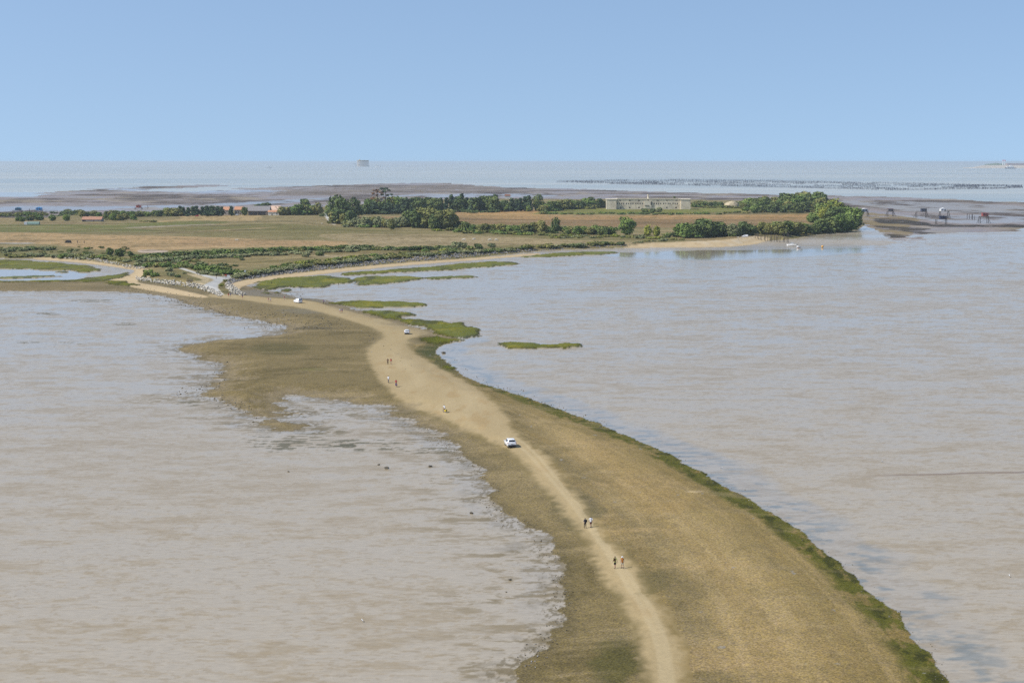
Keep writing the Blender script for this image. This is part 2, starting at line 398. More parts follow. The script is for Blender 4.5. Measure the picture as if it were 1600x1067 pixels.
ZONES += [([(a, b), ((a + c) / 2, (b + d) / 2 - .3), (c, d), (c, d + t), ((a + c) / 2, (b + d) / 2 + t - .2), (a, b + t)], cc, .85) for a, b, c, d, t, cc in [
    (250, 363.6, 420, 358.4, .9, (92, 82, 50)), (300, 353.4, 440, 350.4, .8, (96, 86, 54)), (0, 377.2, 62, 376.6, .7, (84, 72, 50)), (285, 381, 345, 382.4, .7, (120, 92, 64)), (225, 391.6, 300, 389.6, .7, (92, 84, 50)),
    (0, 352, 110, 350.4, 1.0, (104, 104, 56)), (80, 357, 260, 360, 1.2, (100, 102, 52)), (60, 347.6, 180, 349.4, .8, (130, 108, 78)), (440, 345, 520, 352, 1.0, (120, 108, 66)), (460, 357, 620, 362, 1.2, (108, 104, 58)), (560, 368, 700, 370, .8, (120, 104, 66)), (420, 374, 560, 377.4, .8, (128, 110, 70)), (300, 409, 420, 404, .9, (110, 100, 60)), (380, 411, 520, 400.5, .8, (108, 98, 58)),
    (730, 343, 960, 345.4, .8, (116, 92, 62)), (880, 348, 1180, 349, .8, (120, 96, 64)), (1010, 340.5, 1240, 339.5, .6, (140, 108, 70))]]
for pts, c, w in ZONES:
    mixin(L * w * sst(-1.2, 1.2, pz(pts, 2.0)), alb(*c))
mixin(L * 0.45 * sst(0.0, 0.4, l2) , alb(122, 106, 64))
mixin(L * 0.4 * sst(0.05, 0.4, fbm(X / 5, Y / 5, 118, 4, .65)), alb(104, 100, 58))
mixin(L * 0.38 * sst(0.05, 0.45, fbm(X / 60, Y / 14, 115, 5, .6)), alb(112, 96, 62))
mixin(L * 0.5 * sst(0.25, 0.5, fbm(X / 90, Y / 20, 117, 5, .6)), alb(96, 92, 54))
mixin(L * 0.30 * sst(0.1, 0.55, fbm(X / 70, Y / 16, 116)), alb(208, 182, 136))
PAVED = [(350, 465), (331, 463), (323, 453), (316, 447), (326, 441), (333, 437), (318, 432), (296, 425), (277, 418.5), (284, 418), (302, 423.5), (326, 430), (346, 432), (363, 431), (360, 435), (348, 440), (341, 447), (345, 455), (354, 463)]
sd_paved = sd_poly(GX, PYs, smooth_poly(PAVED), 20, 2.5)
WOODTRACK = [(505, 333), (512, 333.5), (517, 342), (525, 350.5), (518, 350), (509, 341)]
sd_wt = sd_poly(GX, PYs, smooth_poly(WOODTRACK), 20, 2.0)
BEACH = [[(172, 438.5), (200, 430), (214, 421), (236, 423), (231, 433), (216, 441), (262, 449), (325, 463), (300, 464), (215, 450.5), (190, 443.5)],
         [(50, 403), (80, 402.5), (150, 409), (190, 415), (230, 420), (222, 424), (190, 419), (150, 413.5), (100, 408.5), (60, 406)],
         [(372, 452), (384, 446), (420, 439), (470, 432), (540, 424), (620, 416), (740, 406.5), (835, 399), (830, 396), (740, 403), (620, 411.5), (540, 418.5), (470, 425.5), (420, 431), (372, 440), (360, 444)],
         [(975, 387), (1010, 380), (1060, 378), (1130, 374.5), (1180, 369), (1204, 375), (1150, 385), (1050, 387)]]
sd_beach = np.full(X.shape, -20.0)
for b in BEACH:
    sd_beach = np.maximum(sd_beach, sd_poly(GX + nz_m * 2, PYs + nz_m * 0.5, smooth_poly(b), 20, 3.0))
is_paved = is_land & ((sd_paved > 0) | (sd_wt > 0))
is_beach = (sd_beach > 0) & ~is_paved & (~is_marsh) & (is_land | (sd_road < 0) & (GY < 470))
mixin(is_beach * 1.0, alb(216, 192, 150))
mixin(is_beach * 0.6 * sst(-0.1, 0.5, nz_s), alb(198, 172, 128))
mixin(is_beach * 0.7 * sst(0.0, 0.5, nz_m) * (GX > 960), alb(222, 206, 176))
mixin(is_beach * 0.6 * sst(3, 0, sd_beach), alb(170, 150, 112))
WET = np.where(is_beach | is_land, 0.0, WET)
mixin(is_paved * 1.0, alb(214, 212, 204))
mixin(is_paved * 0.4 * sst(0, 0.6, nz_m), alb(196, 192, 182))
mixin(is_paved * sst(2.0, 0.2, np.maximum(sd_paved, sd_wt)), alb(204, 190, 158))

# --- rocky foreshore beyond and beside the island
sd_reef = sd_poly(X, Y, world_poly(REEF, 0.0), 600) + fbm(X / 60, Y / 90, 121) * 60
r0_ = fbm(X / 20, Y / 40, 127, 5, .6)
is_reef = (sd_reef > 0) & (sd_land < 0) & (GY < 344 + 30 * np.clip((GX - 1338) / 60, 0, 1) + nz_m * 5 + r0_ * 6)
ff = is_reef.astype(float)
r1 = fbm(X / 120, Y / 140, 122, 5, 0.55); r2 = fbm(X / 22, Y / 60, 123, 4); r3 = fbm(X / 14, Y / 22, 126, 5, .6)
mixin(ff, alb(160, 150, 145))
mixin(ff * sst(-0.15, 0.25, r1 + 0.35 * r2), alb(124, 112, 98))
mixin(ff * 0.9 * sst(0.05, 0.40, r1 * 0.7 + 0.55 * r2), alb(92, 80, 72))
mixin(ff * 0.7 * sst(0.2, 0.5, fbm(X / 45, Y / 70, 124)), alb(172, 158, 132))
WETr = 0.55 * sst(-0.1, -0.3, r1 + 0.25 * r2)
for pts, c, w, wet in [
        ([(150, 297), (215, 294), (420, 297), (440, 300), (330, 303), (250, 300)], (180, 186, 192), 1, 1),
        ([(-400, 325), (0, 322), (120, 322), (330, 318), (520, 308), (500, 314), (420, 319), (220, 327), (60, 331), (-400, 332)], (172, 178, 184), .9, 1),
        ([(600, 305), (760, 302), (860, 304), (850, 308), (640, 309)], (176, 180, 184), .9, 1),
        ([(1280, 312), (1420, 315), (1600, 322), (1600, 334), (1450, 332), (1350, 322)], (172, 170, 166), .8, .8),
        ([(1400, 336), (1600, 338), (1600, 348), (1500, 350), (1440, 343)], (176, 176, 176), .9, .9)]:
    q = sst(-2, 6, pz(pts, 5, 5)) * ff
    k = q * w * sst(0.45, 0.0, r2 * 0.8 + 0.2 * r1)
    mixin(k, alb(*c)); WETr = np.maximum(WETr, k * wet * 0.75)
for pts, c, w in [
        ([(1340, 336), (1352, 332), (1400, 337), (1440, 343), (1420, 352), (1425, 366), (1380, 371), (1335, 368), (1338, 345)], (150, 132, 92), .9),
        ([(1365, 342), (1400, 341), (1450, 348), (1500, 351.5), (1900, 354), (1900, 356.5), (1500, 355), (1450, 353.5), (1410, 351), (1375, 349)], (66, 60, 50), .95),
        ([(1365, 353), (1400, 354), (1455, 357), (1440, 361), (1455, 364), (1518, 366.2), (1500, 367), (1440, 366), (1400, 360), (1378, 359)], (76, 68, 56), .9),
        ([(1338, 369), (1370, 366), (1420, 367), (1424, 370), (1380, 372), (1340, 372)], (70, 62, 50), .9),
        ([(1380, 340.5), (1440, 341.5), (1520, 342.5), (1520, 343.5), (1440, 343), (1380, 342.5)], (120, 102, 78), .9),
        ([(430, 300), (560, 293), (700, 289), (800, 296), (760, 300), (620, 300), (560, 305), (460, 306)], (130, 116, 100), .6)]:
    q = sst(-1, 2, pz(pts, 3, 4)) * ff
    k = q * w * sst(-0.25, 0.1, r3 + 0.25)
    mixin(k, alb(*c)); WETr = WETr * (1 - k)
WET = np.where(is_reef, WETr, WET)
H = np.where(is_reef, H + 0.25 * np.maximum(r2, -0.2) * (1 - WETr), H)

# open sea is the sheet below; the flats stop at their seaward edge
is_sea = (~is_land) & (~is_reef) & (~is_spit) & (~is_marsh) & ((GY < 300) | ((GY < 315) & (sd_reef <= 0) & (GX > 200)))
# sheltered flat between reef and island stays mud
H = np.where(is_sea, -0.5, H)
H_raw = H.copy()


def ground_z(x, y):
    px, py = proj(x, y, 0.0)
    i = np.clip(np.searchsorted(ys, py) - 1, 0, NY - 2)
    j = np.clip(np.searchsorted(xs, px) - 1, 0, NX - 2)
    fy = np.clip((py - ys[i]) / (ys[i + 1] - ys[i]), 0, 1); fx = np.clip((px - xs[j]) / (xs[j + 1] - xs[j]), 0, 1)
    return float((H_raw[i, j] * (1 - fx) + H_raw[i, j + 1] * fx) * (1 - fy) + (H_raw[i + 1, j] * (1 - fx) + H_raw[i + 1, j + 1] * fx) * fy)


def place(px, py):
    """ground point seen at a photo point"""
    z = 0.0
    for _ in range(8):
        x, y = unproj(px, py, z)
        z = 0.5 * z + 0.5 * ground_z(float(x), float(y))
    x, y = unproj(px, py, z)
    return Vector((float(x), float(y), ground_z(float(x), float(y))))


def mpp(p):
    """metres per photo pixel at a point"""
    return (p[1] * CT - (p[2] - CAMZ) * ST) / FPX


# ------------------------------------------------------------------ materials
MATS = {}


def nodes_of(name):
    m = bpy.data.materials.new(name); m.use_nodes = True
    nt = m.node_tree
    return m, nt, nt.nodes["Principled BSDF"]


def N(nt, typ, **kw):
    n = nt.nodes.new(typ)
    for k, v in kw.items():
        if k.startswith('i_'):
            n.inputs[k[2:].replace('_', ' ')].default_value = v
        else:
            setattr(n, k, v)
    return n


def ground_mat(name, scale, amp, bump, rough_dry, rough_wet, ysc=1.0, spot=0.0, ior=1.33, bdist=0.1):
    m, nt, b = nodes_of(name)
    L_ = nt.links.new
    at = N(nt, 'ShaderNodeAttribute', attribute_name='tint')
    we = N(nt, 'ShaderNodeAttribute', attribute_name='wet')
    geo = N(nt, 'ShaderNodeNewGeometry')
    mp = N(nt, 'ShaderNodeMapping'); mp.inputs['Scale'].default_value = (1, ysc, 1)
    L_(geo.outputs['Position'], mp.inputs['Vector'])
    n1 = N(nt, 'ShaderNodeTexNoise'); n1.inputs['Scale'].default_value = scale; n1.inputs['Detail'].default_value = 6; n1.inputs['Roughness'].default_value = 0.75
    L_(mp.outputs['Vector'], n1.inputs['Vector'])
    mr = N(nt, 'ShaderNodeMapRange'); mr.inputs['From Min'].default_value = 0.25; mr.inputs['From Max'].default_value = 0.75
    mr.inputs['To Min'].default_value = 1 - amp; mr.inputs['To Max'].default_value = 1 + amp
    L_(n1.outputs['Fac'], mr.inputs['Value'])
    mul = N(nt, 'ShaderNodeVectorMath', operation='SCALE')
    L_(at.outputs['Color'], mul.inputs[0]); L_(mr.outputs['Result'], mul.inputs['Scale'])
    colout = mul.outputs[0]
    if spot > 0:
        vo = N(nt, 'ShaderNodeTexVoronoi'); vo.inputs['Scale'].default_value = spot
        L_(mp.outputs['Vector'], vo.inputs['Vector'])
        hs = N(nt, 'ShaderNodeSeparateColor'); L_(vo.outputs['Color'], hs.inputs[0])
        r2_ = N(nt, 'ShaderNodeMapRange'); r2_.inputs['To Min'].default_value = 0.66; r2_.inputs['To Max'].default_value = 1.34
        L_(hs.outputs[0], r2_.inputs['Value'])
        m2 = N(nt, 'ShaderNodeVectorMath', operation='SCALE')
        L_(colout, m2.inputs[0]); L_(r2_.outputs['Result'], m2.inputs['Scale'])
        # a little grey-violet and yellow among the stones and shells
        cr = N(nt, 'ShaderNodeMix', data_type='RGBA', blend_type='MULTIPLY')
        cr.inputs['Factor'].default_value = 1.0
        ramp = N(nt, 'ShaderNodeValToRGB')
        ramp.color_ramp.elements[0].color = (0.93, 0.94, 1.22, 1); ramp.color_ramp.elements[1].color = (1.06, 1.04, 0.82, 1)
        L_(hs.outputs[1], ramp.inputs['Fac'])
        L_(m2.outputs[0], cr.inputs[6]); L_(ramp.outputs['Color'], cr.inputs[7])
        colout = cr.outputs[2]
    L_(colout, b.inputs['Base Color'])
    r = N(nt, 'ShaderNodeMapRange'); r.inputs['To Min'].default_value = rough_dry; r.inputs['To Max'].default_value = rough_wet
    L_(we.outputs['Fac'], r.inputs['Value']); L_(r.outputs['Result'], b.inputs['Roughness'])
    b.inputs['IOR'].default_value = ior
    sp = N(nt, 'ShaderNodeMapRange'); sp.inputs['To Min'].default_value = 0.25; sp.inputs['To Max'].default_value = 0.40
    L_(we.outputs['Fac'], sp.inputs['Value']); L_(sp.outputs['Result'], b.inputs['Specular IOR Level'])
    if bump > 0:
        bs = N(nt, 'ShaderNodeMath', operation='MULTIPLY_ADD'); bs.inputs[1].default_value = -bump * 0.9; bs.inputs[2].default_value = bump
        L_(we.outputs['Fac'], bs.inputs[0])
        bp = N(nt, 'ShaderNodeBump'); bp.inputs['Distance'].default_value = bdist
        L_(bs.outputs[0], bp.inputs['Strength']); L_(n1.outputs['Fac'], bp.inputs['Height']); L_(bp.outputs['Normal'], b.inputs['Normal'])
    return m


GM = {
    'mud': ground_mat('wet_mud', 0.55, 0.17, 0.3, 0.45, 0.06, 2.6, bdist=0.05),
    'gravel': ground_mat('shell_gravel', 4.5, 0.40, 0.6, 0.9, 0.3, 1.0, spot=5.5, bdist=0.07),
    'sand': ground_mat('track_sand', 2.0, 0.16, 0.5, 0.9, 0.4, 1.0, spot=0),
    'grass': ground_mat('marsh_grass_blades', 1.6, 0.5, 1.0, 0.85, 0.5, 1.0, bdist=0.4),
    'land': ground_mat('dry_grassland', 0.55, 0.34, 1.0, 0.92, 0.5, 1.0, bdist=0.5),
    'rock': ground_mat('weedy_rock', 0.25, 0.35, 0.8, 0.75, 0.14, 1.0, bdist=0.4),
    'paved': ground_mat('pale_asphalt', 3.0, 0.1, 0.2, 0.85, 0.5, 1.0),
}


def simple(name, rgb, rough=0.7, metal=0.0, var=0.12, nscale=3.0, spec=0.4, objrand=0.0, ior=1.5):
    """rgb is the albedo (linear)"""
    if name in MATS:
        return MATS[name]
    m, nt, b = nodes_of(name)
    tc = N(nt, 'ShaderNodeTexCoord')
    n = N(nt, 'ShaderNodeTexNoise'); n.inputs['Scale'].default_value = nscale; n.inputs['Detail'].default_value = 5
    nt.links.new(tc.outputs['Object'], n.inputs['Vector'])
    mr = N(nt, 'ShaderNodeMapRange'); mr.inputs['From Min'].default_value = 0.3; mr.inputs['From Max'].default_value = 0.7
    mr.inputs['To Min'].default_value = 1 - var; mr.inputs['To Max'].default_value = 1 + var
    nt.links.new(n.outputs['Fac'], mr.inputs['Value'])
    sc = N(nt, 'ShaderNodeVectorMath', operation='SCALE'); sc.inputs[0].default_value = tuple(rgb)[:3]
    if objrand > 0:
        oi = N(nt, 'ShaderNodeObjectInfo')
        m2 = N(nt, 'ShaderNodeMapRange'); m2.inputs['To Min'].default_value = 1 - objrand; m2.inputs['To Max'].default_value = 1 + objrand
        nt.links.new(oi.outputs['Random'], m2.inputs['Value'])
        mm = N(nt, 'ShaderNodeMath', operation='MULTIPLY')
        nt.links.new(mr.outputs['Result'], mm.inputs[0]); nt.links.new(m2.outputs['Result'], mm.inputs[1])
        nt.links.new(mm.outputs[0], sc.inputs['Scale'])
    else:
        nt.links.new(mr.outputs['Result'], sc.inputs['Scale'])
    nt.links.new(sc.outputs[0], b.inputs['Base Color'])
    b.inputs['Roughness'].default_value = rough; b.inputs['Metallic'].default_value = metal
    b.inputs['Specular IOR Level'].default_value = spec; b.inputs['IOR'].default_value = ior
    MATS[name] = m
    return m


def foliage(name, c1, c2, c3):
    """leaf clumps: three leaf colours mixed by clump, drifting a little from plant to plant"""
    m, nt, b = nodes_of(name)
    L_ = nt.links.new
    tc = N(nt, 'ShaderNodeTexCoord'); oi = N(nt, 'ShaderNodeObjectInfo')
    n = N(nt, 'ShaderNodeTexNoise'); n.inputs['Scale'].default_value = 5.0; n.inputs['Detail'].default_value = 4
    L_(tc.outputs['Object'], n.inputs['Vector'])
    ad = N(nt, 'ShaderNodeMath', operation='MULTIPLY_ADD'); ad.inputs[1].default_value = 0.3; ad.inputs[2].default_value = -0.15
    L_(oi.outputs['Random'], ad.inputs[0])
    a2 = N(nt, 'ShaderNodeMath', operation='ADD'); L_(n.outputs['Fac'], a2.inputs[0]); L_(ad.outputs[0], a2.inputs[1])
    rp = N(nt, 'ShaderNodeValToRGB')
    rp.color_ramp.elements[0].position = 0.28; rp.color_ramp.elements[0].color = (*c1, 1)
    rp.color_ramp.elements[1].position = 0.72; rp.color_ramp.elements[1].color = (*c3, 1)
    e = rp.color_ramp.elements.new(0.5); e.color = (*c2, 1)
    L_(a2.outputs[0], rp.inputs['Fac']); L_(rp.outputs['Color'], b.inputs['Base Color'])
    b.inputs['Roughness'].default_value = 0.8; b.inputs['Specular IOR Level'].default_value = 0.10
    MATS[name] = m
    return m


# ------------------------------------------------------------------ object helpers
def tag(o, label=None, cat=None, group=None, kind=None):
    if label: o['label'] = label
    if cat: o['category'] = cat
    if group: o['group'] = group
    if kind: o['kind'] = kind
    return o


def link(o, parent=None):
    COL.objects.link(o)
    if parent is not None:
        o.parent = parent
    return o


def empty(name, loc, rz=0.0, sc=None):
    o = bpy.data.objects.new(name, None)
    o.location = loc; o.rotation_euler = (0, 0, rz)
    if sc is not None:
        o.scale = sc if hasattr(sc, '__len__') else (sc, sc, sc)
    o.empty_display_size = 0.5
    return link(o)


def copy_tree(o, parent=None):
    c = o.copy(); COL.objects.link(c)
    c.parent = parent
    for ch in o.children:
        copy_tree(ch, c)
    return c


class MB:
    """collects shapes into one mesh"""
    def __init__(s): s.v = []; s.f = []

    def add(s, v, f):
        k = len(s.v)
        s.v += [tuple(p) for p in v]; s.f += [tuple(i + k for i in q) for q in f]
        return s

    def box(s, c, d, rz=0.0, taper=(1, 1), tilt=None):
        hx, hy, hz = d[0] / 2, d[1] / 2, d[2] / 2
        M = Matrix.Rotation(rz, 3, 'Z')
        if tilt is not None: M = M @ Euler(tilt).to_matrix()
        vs = []
        for z, t in ((-hz, (1, 1)), (hz, taper)):
            for x, y in ((-hx, -hy), (hx, -hy), (hx, hy), (-hx, hy)):
                vs.append(M @ Vector((x * t[0], y * t[1], z)) + Vector(c))
        return s.add(vs, [(3, 2, 1, 0), (4, 5, 6, 7), (0, 1, 5, 4), (1, 2, 6, 5), (2, 3, 7, 6), (3, 0, 4, 7)])

    def rod(s, p0, p1, r0, r1=None, n=6):
        r1 = r0 if r1 is None else r1
        p0 = Vector(p0); p1 = Vector(p1); d = (p1 - p0).normalized()
        a = d.orthogonal().normalized(); b = d.cross(a)
        vs = [p0 + (a * math.cos(t) + b * math.sin(t)) * r0 for t in [2 * math.pi * i / n for i in range(n)]]
        vs += [p1 + (a * math.cos(t) + b * math.sin(t)) * r1 for t in [2 * math.pi * i / n for i in range(n)]]
        fs = [(i, (i + 1) % n, n + (i + 1) % n, n + i) for i in range(n)] + [tuple(range(n))[::-1], tuple(range(n, 2 * n))]
        return s.add(vs, fs)

    def path(s, pts, r, n=6):
        for a, b in zip(pts[:-1], pts[1:]): s.rod(a, b, r, r, n)
        return s

    def loft(s, rings, cap=True):
        n = len(rings[0]); vs = [p for r in rings for p in r]; fs = []
        for k in range(len(rings) - 1):
            for i in range(n):
                j = (i + 1) % n
                fs.append((k * n + i, k * n + j, (k + 1) * n + j, (k + 1) * n + i))
        if cap:
            fs.append(tuple(range(n))[::-1]); fs.append(tuple(range((len(rings) - 1) * n, len(rings) * n)))
        return s.add(vs, fs)

    def prism(s, poly, a0, a1, axis='y'):
        """poly in (x,z) extruded along y, or in (x,y) along z"""
        f = (lambda p, a: (p[0], a, p[1])) if axis == 'y' else ((lambda p, a: (a, p[0], p[1])) if axis == 'x' else (lambda p, a: (p[0], p[1], a)))
        return s.loft([[f(p, a0) for p in poly], [f(p, a1) for p in poly]])

    def ball(s, c, r, nu=8, nv=5, jitter=0.0, rng=None):
        r = r if hasattr(r, '__len__') else (r, r, r)
        rings = []
        for i in range(nv + 1):
            ph = math.pi * (i + 0.02) / (nv + 0.04) - math.pi / 2
            ring = []
            for j in range(nu):
                t = 2 * math.pi * j / nu
                k = 1 + (rng.uniform(-jitter, jitter) if rng else 0)
                ring.append((c[0] + r[0] * k * math.cos(ph) * math.cos(t), c[1] + r[1] * k * math.cos(ph) * math.sin(t), c[2] + r[2] * k * math.sin(ph)))
            rings.append(ring)
        return s.loft(rings)

    def mesh(s, name, mat, smooth=False):
        me = bpy.data.meshes.new(name)
        me.from_pydata(s.v, [], s.f); me.update()
        if mat: me.materials.append(mat)
        if smooth:
            me.polygons.foreach_set('use_smooth', [True] * len(me.polygons))
        return me

    def build(s, name, mat, parent=None, smooth=False, label=None):
        o = bpy.data.objects.new(name, s.mesh(name, mat, smooth))
        if label: o['label'] = label
        return link(o, parent)


def bevel_mesh(o, w, seg=2):
    import bmesh
    bm = bmesh.new(); bm.from_mesh(o.data)
    bmesh.ops.recalc_face_normals(bm, faces=bm.faces)
    bmesh.ops.bevel(bm, geom=[e for e in bm.edges if e.is_manifold and e.calc_face_angle(0) > 0.5], offset=w, segments=seg, affect='EDGES', clamp_overlap=True)
    bm.to_mesh(o.data); bm.free()


def fix_normals(me):
    import bmesh
    bm = bmesh.new(); bm.from_mesh(me)
    bmesh.ops.recalc_face_normals(bm, faces=bm.faces)
    bm.to_mesh(me); bm.free()


# ------------------------------------------------------------------ ground objects
def face_class():
    def cen(a): return a[:-1, :-1]
    c = np.full((NY - 1, NX - 1), 1)
    c[cen(is_reef)] = 2
    c[cen(is_spit)] = 3
    c[cen(is_road)] = 4
    c[cen(is_land)] = 6
    c[cen(is_marsh)] = 5
    c[cen(is_beach)] = 8
    c[cen(is_paved)] = 7
    allsea = is_sea[:-1, :-1] & is_sea[1:, :-1] & is_sea[:-1, 1:] & is_sea[1:, 1:]
    c[allsea] = 0
    return c


FC = face_class()
FLD = (pz(ZONES[9][0], 2.0) > 0)[:-1, :-1]
FC[(FC == 6) & FLD] = 9
COORD = np.stack([X, Y, H], -1).reshape(-1, 3)
TV = np.concatenate([np.clip(TINT, 0.005, 0.9), np.ones(X.shape + (1,))], -1).reshape(-1, 4)
WV = np.clip(WET, 0, 1).ravel()
IDX = np.arange(NY * NX).reshape(NY, NX)
QUADS = np.stack([IDX[1:, :-1], IDX[1:, 1:], IDX[:-1, 1:], IDX[:-1, :-1]], -1)


def ground_obj(name, cls, mat, kind='structure'):
    q = QUADS[FC == cls]
    used = np.unique(q)
    remap = np.zeros(NY * NX, np.int64); remap[used] = np.arange(len(used))
    q = remap[q]
    me = bpy.data.meshes.new(name)
    me.vertices.add(len(used)); me.loops.add(q.size); me.polygons.add(len(q))
    me.vertices.foreach_set('co', COORD[used].astype(np.float32).ravel())
    me.loops.foreach_set('vertex_index', q.astype(np.int32).ravel())
    me.polygons.foreach_set('loop_start', np.arange(0, q.size, 4, dtype=np.int32))
    me.polygons.foreach_set('use_smooth', np.ones(len(q), bool))
    a = me.attributes.new('tint', 'FLOAT_COLOR', 'POINT'); a.data.foreach_set('color', TV[used].astype(np.float32).ravel())
    a = me.attributes.new('wet', 'FLOAT', 'POINT'); a.data.foreach_set('value', WV[used].astype(np.float32))
    me.update(calc_edges=True)
    me.materials.append(mat)
    o = bpy.data.objects.new(name, me); link(o); o['kind'] = kind
    return o


tag(ground_obj('tidal_flat', 1, GM['mud']), 'wide grey-brown tidal mud flat shining with shallow water', 'mud flat')
tag(ground_obj('rocky_foreshore', 2, GM['rock']), 'dark weedy rock flats with pools behind the island', 'foreshore')
tag(ground_obj('gravel_spit', 3, GM['gravel']), 'long curving spit of shell gravel between the mud flats', 'ground')
tag(ground_obj('sand_track', 4, GM['sand']), 'pale sandy vehicle track winding along the gravel spit', 'road')
tag(ground_obj('marsh_grass', 5, GM['grass'], 'stuff'), 'bright green salt marsh grass in ragged patches beside the mud', 'grass')
tag(ground_obj('island_ground', 6, GM['land']), 'low island of dry tan and olive grassland', 'ground')
tag(ground_obj('paved_path', 7, GM['paved']), 'pale grey paved path where the track meets the island', 'path')
tag(ground_obj('beach', 8, GM['sand']), 'narrow pale sandy beach along the island shore', 'beach')
tag(ground_obj('field', 9, GM['land']), 'golden brown harvested field in front of the long fort', 'field')

# open sea, one sheet to the horizon
sx = np.linspace(-1, 1, 13)
sy = np.concatenate([[-400], np.geomspace(100, 220000, 40)])
v = [(float(a * (3000 + yy * 1.2)), float(yy), -0.35) for yy in sy for a in sx]
f = [(i * 13 + j, i * 13 + j + 1, (i + 1) * 13 + j + 1, (i + 1) * 13 + j) for i in range(len(sy) - 1) for j in range(12)]
sm, nt, b = nodes_of('sea_water')
geo = N(nt, 'ShaderNodeNewGeometry'); mp = N(nt, 'ShaderNodeMapping'); mp.inputs['Scale'].default_value = (0.0004, 0.0022, 1)
nn = N(nt, 'ShaderNodeTexNoise'); nn.inputs['Scale'].default_value = 1.0; nn.inputs['Detail'].default_value = 5
nt.links.new(geo.outputs['Position'], mp.inputs['Vector']); nt.links.new(mp.outputs['Vector'], nn.inputs['Vector'])
rp = N(nt, 'ShaderNodeValToRGB'); rp.color_ramp.elements[0].position = 0.35; rp.color_ramp.elements[0].color = (0.30, 0.345, 0.34, 1)
rp.color_ramp.elements[1].position = 0.65; rp.color_ramp.elements[1].color = (0.40, 0.42, 0.39, 1)
nt.links.new(nn.outputs['Fac'], rp.inputs['Fac']); nt.links.new(rp.outputs['Color'], b.inputs['Base Color'])
rr = N(nt, 'ShaderNodeMapRange'); rr.inputs['To Min'].default_value = 0.25; rr.inputs['To Max'].default_value = 0.5
nt.links.new(nn.outputs['Fac'], rr.inputs['Value']); nt.links.new(rr.outputs['Result'], b.inputs['Roughness'])
b.inputs['IOR'].default_value = 1.33
mb = MB(); mb.add(v, f)
sea = mb.build('sea', sm); tag(sea, 'pale blue-grey open sea reaching the horizon', 'sea', None, 'structure')

# ------------------------------------------------------------------ trees and shrubs
FOL = {
    'pine': foliage('pine_needles', (0.041, 0.064, 0.036), (0.067, 0.102, 0.049), (0.108, 0.143, 0.061)),
    'oak': foliage('evergreen_oak_leaves', (0.074, 0.104, 0.037), (0.113, 0.153, 0.049), (0.177, 0.207, 0.064)),
    'green': foliage('broad_green_leaves', (0.093, 0.144, 0.037), (0.147, 0.208, 0.052), (0.222, 0.282, 0.073)),
    'yellow': foliage('yellow_green_leaves', (0.163, 0.191, 0.034), (0.249, 0.268, 0.047), (0.346, 0.353, 0.070)),
    'grey': foliage('grey_green_tamarisk', (0.155, 0.176, 0.083), (0.235, 0.253, 0.120), (0.335, 0.337, 0.166)),
    'olive': foliage('olive_brown_leaves', (0.129, 0.139, 0.045), (0.199, 0.203, 0.062), (0.301, 0.274, 0.094)),
    'dead': foliage('dry_brown_needles', (0.176, 0.101, 0.056), (0.257, 0.149, 0.082), (0.351, 0.211, 0.118)),
}
BARK = simple('tree_bark', (0.10, 0.075, 0.055), 0.9, var=0.3, nscale=6)


def crown_mesh(name, lobes, n, leaf, mat, seed, zmin=-9):
    """leaf clumps spread through several lobes (cx,cy,cz,rx,ry,rz), in a plant one unit high"""
    g = np.random.default_rng(seed)
    vol = np.array([l[3] * l[4] + l[4] * l[5] + l[3] * l[5] for l in lobes]); vol = vol / vol.sum()
    V = []; F = []
    for k in range(n):
        l = lobes[g.choice(len(lobes), p=vol)]
        d = g.normal(size=3); d /= np.linalg.norm(d)
        r = g.uniform(0.45, 1.0) ** 0.5 * (1 + 0.10 * g.normal())
        p = np.array([l[0] + d[0] * l[3] * r, l[1] + d[1] * l[4] * r, l[2] + d[2] * l[5] * r])
        if p[2] < max(zmin, 0.01):
            p[2] = max(zmin, 0.01) + abs(g.normal()) * 0.03
        nrm = d * 0.8 + g.normal(size=3) * 0.55 + np.array([0, 0, 0.25]); nrm /= np.linalg.norm(nrm)
        a = np.cross(nrm, g.normal(size=3)); a /= np.linalg.norm(a); b = np.cross(nrm, a)
        s = leaf * g.uniform(0.55, 1.35)
        m = len(V)
        for q in range(5):
            t = 2 * math.pi * (q + g.uniform(-.25, .25)) / 5
            rr = s * g.uniform(0.7, 1.1)
            V.append(p + (a * math.cos(t) + b * math.sin(t)) * rr - nrm * s * 0.25)
        V.append(p + nrm * s * 0.12)
        F += [(m + q, m + (q + 1) % 5, m + 5) for q in range(5)]
    me = bpy.data.meshes.new(name); me.from_pydata([tuple(x) for x in V], [], F); me.update(); me.materials.append(mat)
    return me


def trunk_mesh(name, top, r, limbs, seed, rough=None):
    g = random.Random(seed); mb = MB()
    mb.rod((0, 0, -0.03), (g.uniform(-.02, .02), 0, top * 0.5), r, r * .8, 7)
    mb.rod((g.uniform(-.02, .02), 0, top * 0.5), (0, 0, top), r * .8, r * .45, 7)
    for k in range(limbs):
        t = 2 * math.pi * (k + g.random() * .6) / limbs; z0 = top * g.uniform(.45, .9)
        mb.rod((0, 0, z0), (math.cos(t) * g.uniform(.14, .3), math.sin(t) * g.uniform(.14, .3), z0 + g.uniform(.12, .3)), r * .5, r * .15, 5)
    return mb.mesh(name, BARK)


